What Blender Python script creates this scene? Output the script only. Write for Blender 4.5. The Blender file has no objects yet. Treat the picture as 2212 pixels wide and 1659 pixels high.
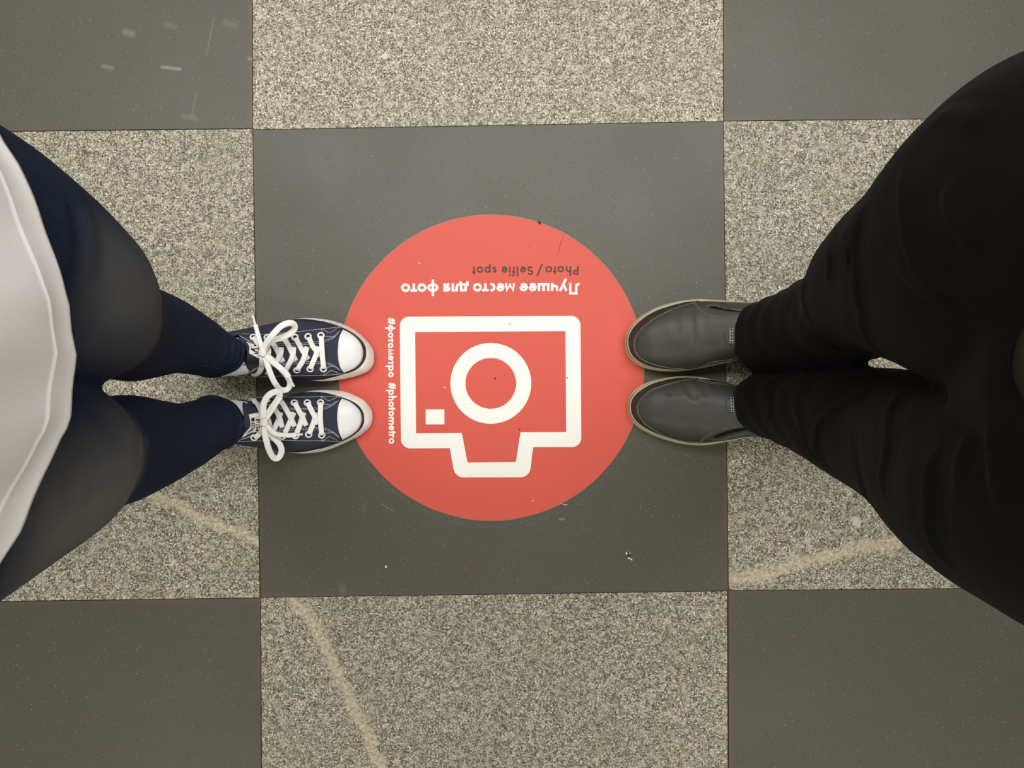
import bpy, bmesh, math, random
import numpy as np
from mathutils import Vector, Matrix, noise
from mathutils.bvhtree import BVHTree
from mathutils.geometry import tessellate_polygon

random.seed(7)
SC = bpy.context.scene
COL = SC.collection
FPX, CAMZ, CX, CY = 1661.0, 1.25, 1106.0, 829.5

# ------------------------------------------------------------------ camera, light, exposure
cam_d = bpy.data.cameras.new('camera'); cam_d.sensor_width = 36.0; cam_d.lens = FPX/2212*36.0
cam_d.clip_start = 0.01
cam = bpy.data.objects.new('camera', cam_d); COL.objects.link(cam)
cam.location = (0, 0, CAMZ)
SC.camera = cam
SC.view_settings.view_transform = 'Standard'; SC.view_settings.look = 'None'
SC.view_settings.gamma = 1.0; SC.view_settings.use_curve_mapping = False
SC.view_settings.exposure = 0.0

world = bpy.data.worlds.new('hall_light'); SC.world = world; world.use_nodes = True
bg = world.node_tree.nodes['Background']
bg.inputs['Color'].default_value = (1.0, 0.97, 0.92, 1); bg.inputs['Strength'].default_value = 0.28

def lamp(name, loc, target, sx, sy, power, col):
    l = bpy.data.lights.new(name, 'AREA'); l.shape = 'RECTANGLE'; l.size = sx; l.size_y = sy
    l.energy = power; l.color = col
    o = bpy.data.objects.new(name, l); COL.objects.link(o); o.location = loc
    d = Vector(target)-Vector(loc); o.rotation_euler = d.to_track_quat('-Z', 'Y').to_euler()
    return o
lamp('ceiling_light_row', (0.0, 1.5, 3.6), (0, 0.1, 0), 5.0, 0.9, 156, (1.0, 0.985, 0.96))
lamp('ceiling_light_row', (0.0, -2.6, 3.6), (0, -0.2, 0), 5.0, 0.9, 61, (1.0, 0.965, 0.87))

# ------------------------------------------------------------------ helpers
def P(px, py, z=0.0):
    d = CAMZ - z
    return Vector(((px-CX)/FPX*d, -(py-CY)/FPX*d, z))

def mesh_obj(name, verts, faces, mat, parent=None, smooth=True, mats=None, fmat=None):
    me = bpy.data.meshes.new(name)
    me.from_pydata([tuple(v) for v in verts], [], faces)
    me.validate()
    for m in (mats or [mat]): me.materials.append(m)
    if fmat and len(fmat) == len(me.polygons): me.polygons.foreach_set('material_index', fmat)
    if smooth: me.polygons.foreach_set('use_smooth', [True]*len(me.polygons))
    o = bpy.data.objects.new(name, me); COL.objects.link(o)
    if parent: o.parent = parent
    return o

def tag(o, label=None, cat=None, kind=None, group=None):
    if label: o['label'] = label
    if cat: o['category'] = cat
    if kind: o['kind'] = kind
    if group: o['group'] = group
    return o

def fix_normals(o):
    bm = bmesh.new(); bm.from_mesh(o.data)
    bmesh.ops.recalc_face_normals(bm, faces=bm.faces); bm.to_mesh(o.data); bm.free()
    return o

def catmull(pts, per=8, closed=False):
    pts = [Vector(p) for p in pts]; n = len(pts); out = []
    rng = n if closed else n-1
    for i in range(rng):
        p1, p2 = pts[i], pts[(i+1) % n]
        p0 = pts[(i-1) % n] if (closed or i > 0) else p1*2-p2
        p3 = pts[(i+2) % n] if (closed or i+2 < n) else p2*2-p1
        for k in range(per):
            t = k/per
            out.append(0.5*((2*p1)+(p2-p0)*t+(2*p0-5*p1+4*p2-p3)*t*t+(3*p1-p0-3*p2+p3)*t**3))
    if not closed: out.append(pts[-1].copy())
    return out

def resample(pts, n):
    L = [0.0]
    for a, b in zip(pts, pts[1:]): L.append(L[-1]+(b-a).length)
    out = []; j = 0
    for i in range(n):
        s = L[-1]*i/(n-1)
        while j < len(L)-2 and L[j+1] < s: j += 1
        t = (s-L[j])/max(L[j+1]-L[j], 1e-12)
        out.append(pts[j].lerp(pts[j+1], min(max(t, 0), 1)))
    return out

def curve(pts, n, per=8): return resample(catmull(pts, per), n)

# ------------------------------------------------------------------ materials
def srgb(r, g, b):
    f = lambda c: (c/255/12.92) if c/255 <= 0.04045 else ((c/255+0.055)/1.055)**2.4
    return (f(r), f(g), f(b), 1)

class NT:
    def __init__(s, name, rough=0.6, spec=0.5):
        s.m = bpy.data.materials.new(name); s.m.use_nodes = True
        s.t = s.m.node_tree; s.n = s.t.nodes; s.b = s.n['Principled BSDF']
        s.b.inputs['Roughness'].default_value = rough
        s.b.inputs['Specular IOR Level'].default_value = spec
        s.tc = s.n.new('ShaderNodeTexCoord')
    def link(s, a, b): s.t.links.new(a, b)
    def noise(s, scale, detail=2, rough=0.5, vec=None, dist=0.0):
        n = s.n.new('ShaderNodeTexNoise'); n.inputs['Scale'].default_value = scale
        n.inputs['Detail'].default_value = detail; n.inputs['Roughness'].default_value = rough
        n.inputs['Distortion'].default_value = dist
        s.link(vec or s.tc.outputs['Object'], n.inputs['Vector']); return n.outputs['Fac']
    def voro(s, scale, out='Distance', vec=None, feature='F1'):
        n = s.n.new('ShaderNodeTexVoronoi'); n.inputs['Scale'].default_value = scale; n.feature = feature
        s.link(vec or s.tc.outputs['Object'], n.inputs['Vector']); return n.outputs[out]
    def ramp(s, fac, stops, interp='LINEAR'):
        r = s.n.new('ShaderNodeValToRGB'); r.color_ramp.interpolation = interp
        e = r.color_ramp.elements
        while len(e) < len(stops): e.new(0.5)
        for i, (p, c) in enumerate(stops):
            e[i].position = p; e[i].color = c if len(c) == 4 else (*c, 1)
        s.link(fac, r.inputs['Fac']); return r.outputs['Color']
    def gray(s, fac, a, b, lo=0.0, hi=1.0):
        n = s.n.new('ShaderNodeMapRange'); n.inputs[1].default_value = a; n.inputs[2].default_value = b
        n.inputs[3].default_value = lo; n.inputs[4].default_value = hi
        s.link(fac, n.inputs[0]); return n.outputs[0]
    def mix(s, fac, a, b, mode='MIX'):
        n = s.n.new('ShaderNodeMix'); n.data_type = 'RGBA'; n.blend_type = mode
        for sock, v in ((n.inputs[0], fac), (n.inputs[6], a), (n.inputs[7], b)):
            if isinstance(v, (float, int)): sock.default_value = v
            elif isinstance(v, tuple): sock.default_value = v
            else: s.link(v, sock)
        return n.outputs[2]
    def math(s, op, a, b=None, c=None):
        n = s.n.new('ShaderNodeMath'); n.operation = op
        for i, v in enumerate((a, b, c)):
            if v is None: continue
            if isinstance(v, (float, int)): n.inputs[i].default_value = v
            else: s.link(v, n.inputs[i])
        return n.outputs[0]
    def vmath(s, op, a, b=None, scale=None):
        n = s.n.new('ShaderNodeVectorMath'); n.operation = op
        for i, v in enumerate((a, b)):
            if v is None: continue
            if isinstance(v, (tuple, Vector)): n.inputs[i].default_value = tuple(v)
            else: s.link(v, n.inputs[i])
        if scale is not None:
            if isinstance(scale, (float, int)): n.inputs['Scale'].default_value = scale
            else: s.link(scale, n.inputs['Scale'])
        return n.outputs['Value'] if op in ('DOT_PRODUCT', 'LENGTH', 'DISTANCE') else n.outputs['Vector']
    def segdist(s, pts, vec):
        best = None
        for a, b in zip(pts, pts[1:]):
            a = Vector(a); b = Vector(b); ab = b-a
            t = s.math('MULTIPLY', s.vmath('DOT_PRODUCT', s.vmath('SUBTRACT', vec, a), ab), 1/ab.length_squared)
            n = s.n.new('ShaderNodeClamp'); s.link(t, n.inputs[0])
            q = s.vmath('ADD', s.vmath('SCALE', ab, scale=n.outputs[0]), a)
            d = s.vmath('DISTANCE', vec, q)
            best = d if best is None else s.math('MINIMUM', best, d)
        return best
    def color(s, c):
        if isinstance(c, tuple): s.b.inputs['Base Color'].default_value = c
        else: s.link(c, s.b.inputs['Base Color'])
    def bump(s, h, strength=0.3, dist=0.001):
        n = s.n.new('ShaderNodeBump'); n.inputs['Strength'].default_value = strength
        n.inputs['Distance'].default_value = dist
        s.link(h, n.inputs['Height']); s.link(n.outputs['Normal'], s.b.inputs['Normal'])

def simple(name, col, rough=0.6, spec=0.4, var=0.12, scale=60, bump=0.0, bscale=300):
    k = NT(name, rough, spec)
    dark = tuple(c*(1-var) for c in col[:3])+(1,); lite = tuple(min(1, c*(1+var)) for c in col[:3])+(1,)
    k.color(k.mix(k.gray(k.noise(scale, 3), 0.3, 0.7), dark, lite))
    if bump: k.bump(k.noise(bscale, 2), bump)
    return k.m

def granite(name, vein=None, vw=0.011, spots=None, tone=1.0, dark=None):
    k = NT(name, 0.55, 0.25)
    o = k.tc.outputs['Object']
    warp = k.n.new('ShaderNodeTexNoise'); warp.inputs['Scale'].default_value = 120; k.link(o, warp.inputs['Vector'])
    wv = k.vmath('ADD', o, k.vmath('SCALE', k.vmath('SUBTRACT', warp.outputs['Color'], (0.5, 0.5, 0.5)), scale=0.005))
    a = k.noise(360, 3, 0.7, wv)
    T = lambda r, g, b: tuple(c*tone for c in srgb(r, g, b)[:3])+(1,)
    c = k.ramp(a, [(0.37, T(46, 40, 31)), (0.44, T(98, 90, 74)), (0.50, T(156, 148, 128)), (0.56, T(196, 190, 168)), (0.63, T(248, 243, 222))])
    # grey feldspar and pale quartz grains
    vc = k.voro(260, 'Color', wv)
    sep = k.n.new('ShaderNodeSeparateColor'); k.link(vc, sep.inputs[0])
    c = k.mix(k.gray(sep.outputs[0], 0.72, 0.80, 0, 0.3), c, T(126, 120, 112))
    c = k.mix(k.gray(sep.outputs[1], 0.85, 0.92, 0, 0.45), c, T(208, 202, 182))
    c = k.mix(k.gray(k.noise(430, 2, 0.6, wv), 0.41, 0.35, 0, 0.8), c, T(46, 42, 34))
    vm = k.voro(150, 'Color', wv); sm = k.n.new('ShaderNodeSeparateColor'); k.link(vm, sm.inputs[0])
    c = k.mix(k.gray(sm.outputs[0], 0.55, 0.95, 0, 0.42), c, T(206, 200, 180))
    c = k.mix(k.gray(sm.outputs[0], 0.35, 0.05, 0, 0.38), c, T(88, 81, 68))
    ed = k.voro(250, 'Distance', wv, 'DISTANCE_TO_EDGE')
    c = k.mix(k.math('MULTIPLY', k.gray(ed, 0.03, 0.14, 1, 0), k.gray(k.noise(120, 2, 0.5), 0.45, 0.6, 0, 0.75)), c, T(62, 55, 42))
    c = k.mix(k.gray(k.noise(9, 3, 0.6), 0.35, 0.65, 0.0, 0.22), c, T(120, 116, 88))
    nz = k.n.new('ShaderNodeTexNoise'); nz.inputs['Scale'].default_value = 70; nz.inputs['Detail'].default_value = 4; k.link(o, nz.inputs['Vector'])
    dv = k.vmath('ADD', o, k.vmath('SCALE', k.vmath('SUBTRACT', nz.outputs['Color'], (0.5, 0.5, 0.5)), scale=0.026))
    if vein:
        d = k.segdist([P(*q) for q in vein], k.vmath('MULTIPLY', dv, (1, 1, 0)))
        f = k.math('MULTIPLY', k.gray(d, vw*0.35, vw*0.85, 0.95, 0.0), k.gray(k.noise(150, 3, .6), .34, .52, .25, 1))
        vcx = k.ramp(k.noise(200, 3, 0.6, wv), [(0.3, T(150, 136, 108)), (0.5, T(188, 177, 150)), (0.7, T(214, 206, 184))])
        c = k.mix(f, c, vcx)
    for (x, y, r) in (spots or []):
        d = k.vmath('DISTANCE', k.vmath('MULTIPLY', dv, (1, 1, 0)), P(x, y))
        c = k.mix(k.gray(d, r*0.6, r, 0.8, 0), c, T(206, 202, 182))
    for (a_, b_, w_) in (dark or []):
        c = k.mix(k.gray(k.segdist([P(*a_), P(*b_)], k.vmath('MULTIPLY', dv, (1, 1, 0))), w_, w_*.4, 0, .8), c, T(92, 74, 52))
    k.color(c)
    k.link(k.gray(k.noise(150, 2), 0.3, 0.7, 0.38, 0.55), k.b.inputs['Roughness'])
    k.bump(a, 0.08, 0.0006)
    return k.m

def darkstone(name, marks=None, ring=None):
    k = NT(name, 0.42, 0.5)
    o = k.tc.outputs['Object']; g = k.tc.outputs['Generated']
    c = k.ramp(k.noise(480, 3, 0.7), [(0.3, srgb(54, 51, 43)), (0.7, srgb(89, 85, 74))])
    c = k.mix(k.gray(k.noise(5, 3, 0.6), 0.3, 0.7, 0, 0.35), c, srgb(78, 79, 62))
    c = k.mix(k.gray(k.noise(55, 4, .7), .45, .7, 0, .35), c, srgb(88, 72, 58))
    nz = k.n.new('ShaderNodeTexNoise'); nz.inputs['Scale'].default_value = 300; k.link(o, nz.inputs['Vector'])
    dv = k.vmath('ADD', o, k.vmath('SCALE', k.vmath('SUBTRACT', nz.outputs['Color'], (0.5, 0.5, 0.5)), scale=0.003))
    d = k.voro(210, 'Distance', dv); vc = k.voro(210, 'Color', dv)
    sep = k.n.new('ShaderNodeSeparateColor'); k.link(vc, sep.inputs[0])
    f = k.math('MULTIPLY', k.gray(d, 0.08, 0.24, 1, 0), k.gray(sep.outputs[0], 0.62, 1.0, 0, 0.6))
    c = k.mix(f, c, srgb(158, 154, 138))
    # brown grime that creeps in from the joints
    s = k.n.new('ShaderNodeSeparateXYZ'); k.link(g, s.inputs[0])
    ex = k.math('MINIMUM', s.outputs[0], k.math('SUBTRACT', 1.0, s.outputs[0]))
    ey = k.math('MINIMUM', s.outputs[1], k.math('SUBTRACT', 1.0, s.outputs[1]))
    e = k.math('ADD', k.math('MINIMUM', ex, ey), k.math('MULTIPLY', k.math('SUBTRACT', k.noise(12, 3), 0.5), 0.035))
    c = k.mix(k.gray(e, -0.002, 0.013, 0.75, 0), c, srgb(96, 76, 56))
    if ring:
        dr = k.math('ABSOLUTE', k.math('SUBTRACT', k.vmath('DISTANCE', k.vmath('MULTIPLY', dv, (1, 1, 0)), P(*ring[:2])), ring[2]))
        f = k.math('MULTIPLY', k.gray(dr, .007, .003, 0, 1), k.gray(k.noise(230, 3, .7), .52, .72, 0, .26))
        c = k.mix(f, c, srgb(140, 134, 112))
    for (a, b, w, st) in (marks or []):
        dd = k.segdist([P(*a), P(*b)], k.vmath('MULTIPLY', dv, (1, 1, 0)))
        c = k.mix(k.gray(dd, 0.0, w, st, 0), c, srgb(150, 142, 116))
    k.color(c)
    k.link(k.gray(k.noise(6, 3), 0.3, 0.7, 0.44, 0.5), k.b.inputs['Roughness'])
    k.bump(k.noise(400, 2), 0.05, 0.0004)
    return k.m

M_grout = simple('grout_brown', srgb(66, 54, 42), 0.85, 0.2, 0.3, 150)
M_dark = darkstone('dark_polished_stone')
M_dark_scuffed = darkstone('dark_scuffed_stone', [((350, 145), (388, 149), 0.004, 0.75), ((270, 69), (286, 73), 0.008, 0.42),
    ((222, 143), (243, 147), 0.005, 0.4), ((360, 54), (376, 57), 0.008, 0.18), ((488, 50), (506, 54), 0.009, 0.18),
    ((462, 40), (446, 120), 0.0015, 0.35), ((425, 200), (414, 248), 0.0015, 0.3), ((398, 251), (422, 255), 0.006, 0.25), ((538, 127), (544, 128), 0.004, 0.6)])
M_dark_mid = darkstone('dark_centre_stone', ring=(1061, 794.3, .2575), marks=[((738, 1269), (741, 1280), 0.009, 0.2), ((823, 1088), (850, 1104), 0.0014, 0.4), ((1340, 640), (1375, 700), 0.003, 0.22),
    ((786, 1095), (787, 1102), 0.006, 0.14), ((1210, 1121), (1217, 1121), 0.003, 0.6)])
M_gr = granite('speckled_granite')
M_gr_top = granite('speckled_granite_pale', spots=[(1310, 130, 0.006), (830, 120, 0.005)], tone=1.1)
M_gr_left = granite('speckled_granite_left_vein', [(-480, 880), (-100, 960), (260, 1045), (335, 1072), (385, 1090), (430, 1120), (485, 1140), (530, 1155), (566, 1178)], 0.012, [(372, 1213, 0.005)], dark=[((180, 333), (203, 324), .0035)])
M_gr_bot = granite('speckled_granite_bottom_vein', [(628, 1292), (642, 1308), (672, 1340), (700, 1392), (723, 1440), (745, 1485), (762, 1530), (790, 1575), (806, 1620), (828, 1662), (870, 1760), (930, 1900), (980, 2080), (1060, 2320)], 0.014)
M_gr_right = granite('speckled_granite_right_vein', [(1580, 1252), (1625, 1248), (1700, 1222), (1790, 1202), (1860, 1180), (1900, 1180), (1950, 1168), (2120, 1120), (2400, 1050), (2592, 1010)], 0.016, [(1850, 1126, 0.010)], 0.97)

def sticker_mat(name, col, rough, dirt):
    k = NT(name, rough, 0.4)
    c = k.mix(k.gray(k.noise(7, 3), 0.3, 0.7, 0, 0.12), col, tuple(min(1, x*1.25) for x in col[:3])+(1,))
    d = k.voro(26, 'Distance'); vc = k.voro(26, 'Color')
    sep = k.n.new('ShaderNodeSeparateColor'); k.link(vc, sep.inputs[0])
    f = k.math('MULTIPLY', k.gray(d, 0.018, 0.04, 1, 0), k.gray(sep.outputs[0], 0.6, 0.7, 0, 1))
    d2 = k.voro(75, 'Distance'); vc2 = k.voro(75, 'Color')
    sep2 = k.n.new('ShaderNodeSeparateColor'); k.link(vc2, sep2.inputs[0])
    f2 = k.math('MULTIPLY', k.gray(d2, 0.03, 0.07, 0.7, 0), k.gray(sep2.outputs[1], 0.75, 0.85, 0, 1))
    c = k.mix(k.math('MAXIMUM', f, f2), c, dirt)
    k.color(c); return k.m
M_red = sticker_mat('red_vinyl', srgb(209, 84, 68), 0.52, srgb(120, 30, 26))
M_white = sticker_mat('white_print', srgb(241, 239, 230), 0.5, srgb(110, 108, 98))
M_brown = simple('brown_print', srgb(74, 40, 28), 0.5, 0.4, 0.05)
M_rim = simple('clear_laminate_edge', srgb(118, 104, 78), 0.4, 0.5, 0.3, 30)

def fabric(name, c1, c2, rough=0.9, wscale=900, bump=0.25, sheen=0.0, big=(0.35, 0.65), stretch=None):
    k = NT(name, rough, 0.15)
    v = k.tc.outputs['Object']
    c = k.mix(k.gray(k.noise(wscale, 2), 0.3, 0.7), c1, c2)
    c = k.mix(k.gray(k.noise(14, 4, 0.6), big[0], big[1], 0, 0.35), c, c2)
    k.color(c)
    k.bump(k.noise(wscale, 2), bump, 0.0006)
    if sheen:
        k.b.inputs['Sheen Weight'].default_value = sheen; k.b.inputs['Sheen Roughness'].default_value = 0.5
    return k.m
def denim():
    k = NT('dark_blue_denim', 0.95, 0.08); o = k.tc.outputs['Object']
    c = k.mix(k.gray(k.noise(900, 2), 0.3, 0.7), srgb(24, 32, 48), srgb(46, 56, 76))
    c = k.mix(k.gray(k.noise(14, 4, 0.6), .35, .65, 0, .3), c, srgb(28, 42, 54))
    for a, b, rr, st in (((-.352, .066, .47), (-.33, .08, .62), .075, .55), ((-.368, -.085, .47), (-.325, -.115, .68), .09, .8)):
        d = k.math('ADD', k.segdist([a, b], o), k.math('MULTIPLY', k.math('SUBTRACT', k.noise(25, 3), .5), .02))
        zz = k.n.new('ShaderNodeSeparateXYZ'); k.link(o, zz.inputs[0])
        c = k.mix(k.math('MULTIPLY', k.gray(d, rr, rr*.15, 0, st), k.gray(zz.outputs[2], .41, .455)), c, srgb(116, 114, 107))   # light on upward-facing thigh and knee, painted as paler grey
    k.color(c); k.bump(k.noise(900, 2), .25, .0006); return k.m
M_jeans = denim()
M_black = fabric('black_denim', srgb(6, 5, 5), srgb(16, 15, 13), sheen=0.02)
M_black.node_tree.nodes['Principled BSDF'].inputs['Specular IOR Level'].default_value = 0.08
M_hemd = fabric('dark_hem_denim', srgb(12, 16, 22), srgb(30, 34, 38))
M_shirt = fabric('thin_white_cotton', srgb(248, 243, 239), srgb(253, 250, 248), 0.8, 500, 0.1)
M_mshirt = fabric('dark_brown_knit', srgb(36, 31, 25), srgb(54, 46, 38))
M_canvas = fabric('navy_canvas', srgb(43, 45, 59), srgb(62, 64, 79), 0.9, 1400, 0.3)
M_sock = fabric('white_cotton_sock', srgb(226, 220, 224), srgb(240, 236, 238), 0.9, 900, 0.2)
M_redknit = simple('red_sock_knit', srgb(180, 24, 50), 0.9, 0.1)
M_skin = simple('skin', srgb(214, 168, 142), 0.55, 0.4)
M_lace = fabric('white_cotton_lace', srgb(236, 233, 226), srgb(250, 248, 242), 0.85, 1800, 0.25)
M_thread = simple('white_thread', srgb(206, 208, 206), 0.8, 0.2)
M_metal = simple('white_enamel_eyelet', srgb(236, 236, 232), 0.3, 0.6, 0.03)
M_hole = simple('eyelet_hole', srgb(12, 12, 18), 0.9, 0.1)
M_stripe = simple('black_rubber_stripe', srgb(28, 26, 30), 0.5, 0.4)
M_label = simple('white_woven_label', srgb(238, 236, 230), 0.8, 0.2, 0.04, 400)
M_ink = simple('black_ink', srgb(14, 13, 16), 0.7, 0.2)
def rubber():
    k = NT('worn_white_rubber', 0.55, 0.4)
    c = k.mix(k.gray(k.noise(60, 4, 0.6), 0.38, 0.68), srgb(250, 248, 243), srgb(232, 226, 212))
    v = k.voro(900, 'Distance')
    s = k.n.new('ShaderNodeSeparateXYZ'); k.link(k.tc.outputs['Object'], s.inputs[0])
    c = k.mix(k.gray(v, 0.5, 0.8, 0, 0.3), c, srgb(172, 162, 146))
    c = k.mix(k.gray(s.outputs[2], 0.004, 0.014, 0.55, 0), c, srgb(176, 150, 108))
    k.color(c); k.bump(v, 0.5, 0.0006); return k.m
M_rubber = rubber()
M_toe = simple('white_rubber_toe', srgb(236, 236, 235), 0.4, 0.5, 0.03, 25)
M_cream = simple('cream_rubber_sole', srgb(196, 190, 160), 0.55, 0.4, 0.08, 40)
M_leather = NT('grey_smooth_leather', 0.50, 0.4)
M_leather.color(M_leather.mix(M_leather.gray(M_leather.noise(30, 3), 0.3, 0.7), srgb(52, 51, 45), srgb(64, 62, 54)))
M_leather.bump(M_leather.noise(500, 3), 0.12, 0.0004); M_leather = M_leather.m
M_leather2 = simple('dark_grey_mudguard', srgb(46, 43, 37), 0.5, 0.4, 0.15, 60, 0.2, 500)
M_elastic = simple('black_elastic', srgb(16, 16, 15), 0.9, 0.1)
M_stitch_g = simple('pale_grey_thread', srgb(140, 140, 128), 0.8, 0.2)

# ------------------------------------------------------------------ floor
def slab(name, q, z0, z1, mat, parent):
    # bevelled four-cornered stone
    c = sum((Vector(p) for p in q), Vector())/4
    def ring(ins, z): return [(Vector(p)+(c-Vector(p)).normalized()*ins)*1.0 for p in q], z
    vs = []; 
    for ins, z in ((0, z0), (0, z1-0.0006), (0.0003, z1-0.0002), (0.0008, z1)):
        for p in ring(ins, z)[0]: vs.append((p.x, p.y, z))
    f = [(3, 2, 1, 0)]
    for r in range(3):
        for i in range(4): f.append((r*4+i, r*4+(i+1) % 4, r*4+4+(i+1) % 4, r*4+4+i))
    f.append((12, 13, 14, 15))
    return mesh_obj(name, vs, f, mat, parent, smooth=False)
floor = slab('floor', [P(-2900, 4500), P(5100, 4500), P(5100, -2900), P(-2900, -2900)], -0.06, -0.0015, M_grout, None)
tag(floor, kind='structure')
# stones in the picture, corners BL BR TR TL
core = {
 (-1, 1): ([(-470, 288), (545, 276.5), (542.5, -745), (-470, -740)], M_dark_scuffed, 'dark'),
 (0, 1): ([(547, 279), (1561.5, 261), (1560.5, -755), (544, -745)], M_gr_top, 'gr'),
 (1, 1): ([(1564, 260.5), (2580, 250), (2580, -765), (1563, -755)], M_dark, 'dark'),
 (-1, 0): ([(-455, 1304), (560, 1290.5), (544.5, 279), (-470, 291)], M_gr_left, 'gr'),
 (0, 0): ([(563.5, 1290), (1572, 1275.5), (1562, 263), (547, 281)], M_dark_mid, 'dark'),
 (1, 0): ([(1575, 1274.5), (2590, 1266), (2580, 252), (1564, 262.5)], M_gr_right, 'gr'),
 (-1, -1): ([(-450, 2320), (566, 2310), (561.5, 1293), (-455, 1307)], M_dark, 'dark'),
 (0, -1): ([(570, 2310), (1574, 2296), (1570, 1278), (564, 1292)], M_gr_bot, 'gr'),
 (1, -1): ([(1577, 2296), (2600, 2285), (2590, 1268.5), (1574, 1277)], M_dark, 'dark'),
}
S = 1015.0
for i in range(-3, 4):
    for j in range(-3, 4):
        if (i, j) in core:
            q, m, kd = core[(i, j)]
        elif abs(i) <= 2 or abs(j) <= 2:
            x0 = 554+i*S; y0 = 1284-(j)*S
            q = [(x0+2-j*8, y0-2-i*14), (x0+S-2-j*8, y0-2-(i+1)*14), (x0+S-2-(j+1)*8, y0-S+2-(i+1)*14), (x0+2-(j+1)*8, y0-S+2-i*14)]
            kd = 'dark' if (i+j) % 2 == 0 else 'gr'; m = M_dark if kd == 'dark' else M_gr
        else: continue
        qc = (sum(p[0] for p in q)/4, sum(p[1] for p in q)/4)
        q = [(x+(.6 if x > qc[0] else -.6), y+(.6 if y > qc[1] else -.6)) for x, y in q]
        o = slab('dark_tile' if kd == 'dark' else 'granite_tile', [P(*p) for p in q], -0.03, 0.0, m, floor)

# ------------------------------------------------------------------ sticker
def flat(name, loops, z, mat, parent, th=0.0):
    loops = [[P(x, y, 0) for x, y in lp] for lp in loops]
    tris = tessellate_polygon(loops)
    vs = [v for lp in loops for v in lp]
    n = len(vs)
    V = [(v.x, v.y, z) for v in vs]; Fc = []
    for t in tris:
        a, b, c = (vs[k] for k in t)
        Fc.append(t if (b-a).cross(c-a).z > 0 else (t[0], t[2], t[1]))
    if th:
        V += [(v.x, v.y, z-th) for v in vs]; k = 0
        for lp in loops:
            m = len(lp)
            for i in range(m): Fc.append((k+i, k+(i+1) % m, n+k+(i+1) % m, n+k+i))
            k += m
    o = mesh_obj(name, V, Fc, mat, parent, smooth=False)
    return o
def circ(cx, cy, r, n=128, a0=0): return [(cx+r*math.cos(a0+2*math.pi*i/n), cy+r*math.sin(a0+2*math.pi*i/n)) for i in range(n)]
def roundpoly(pts, n=8):
    out = []; m = len(pts)
    for i in range(m):
        p = Vector(pts[i][:2]); r = pts[i][2] if len(pts[i]) > 2 else 0
        if not r: out.append((p.x, p.y)); continue
        a = Vector(pts[i-1][:2]); b = Vector(pts[(i+1) % m][:2])
        da = (a-p).normalized(); db = (b-p).normalized()
        ang = da.angle(db); t = r/math.tan(ang/2)
        c = p+(da+db).normalized()*(r/math.sin(ang/2))
        A = p+da*t; B = p+db*t
        for k in range(n+1):
            q = A.lerp(B, k/n); q = c+(q-c).normalized()*r; out.append((q.x, q.y))
    return out
stk = bpy.data.objects.new('floor_sticker', None); COL.objects.link(stk)
stk.location = (0, 0, 0)
tag(stk, 'round red vinyl floor sticker with white camera symbol, stuck on the dark centre tile', 'sticker')
SCX, SCY, SR = 1061, 794.3, 330
flat('laminate_edge', [circ(SCX, SCY, SR+1.4, 180)], 0.0004, M_rim, stk, 0.0004)['label'] = 'thin yellowed laminate edge'
rim_pts = circ(SCX, SCY, SR, 256)
# the small dark nick in the rim near the top
flat('red_disc', [rim_pts], 0.0007, M_red, stk, 0.0003)['label'] = 'red vinyl disc'
ZP = 0.00082
outer = roundpoly([(863.6, 684.2, 20), (1253.6, 682.4, 20), (1255.8, 965.6, 20), (1151.7, 965.8), (1143.5, 1031, 22), (983, 1031.2, 22), (971.8, 968), (866.5, 968.6, 20)])
inner = [(896.8, 717.3), (1221.2, 715.4), (1223.2, 933.2), (1124.3, 933.8), (1114.4, 997.8), (1009.9, 999), (997.8, 935.2), (899, 935.8)]
flat('camera_outline', [outer, inner], ZP, M_white, stk)['label'] = 'white outline of a camera body'
flat('lens_ring', [circ(1060.2, 828.1, 87.2), circ(1060.2, 828.1, 54.8)], ZP, M_white, stk)['label'] = 'white ring for the camera lens'
flat('flash_square', [[(919.6, 884.4), (959.8, 884.2), (960.1, 916.6), (919.8, 916.8)]], ZP, M_white, stk)['label'] = 'small white square for the flash'

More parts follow.
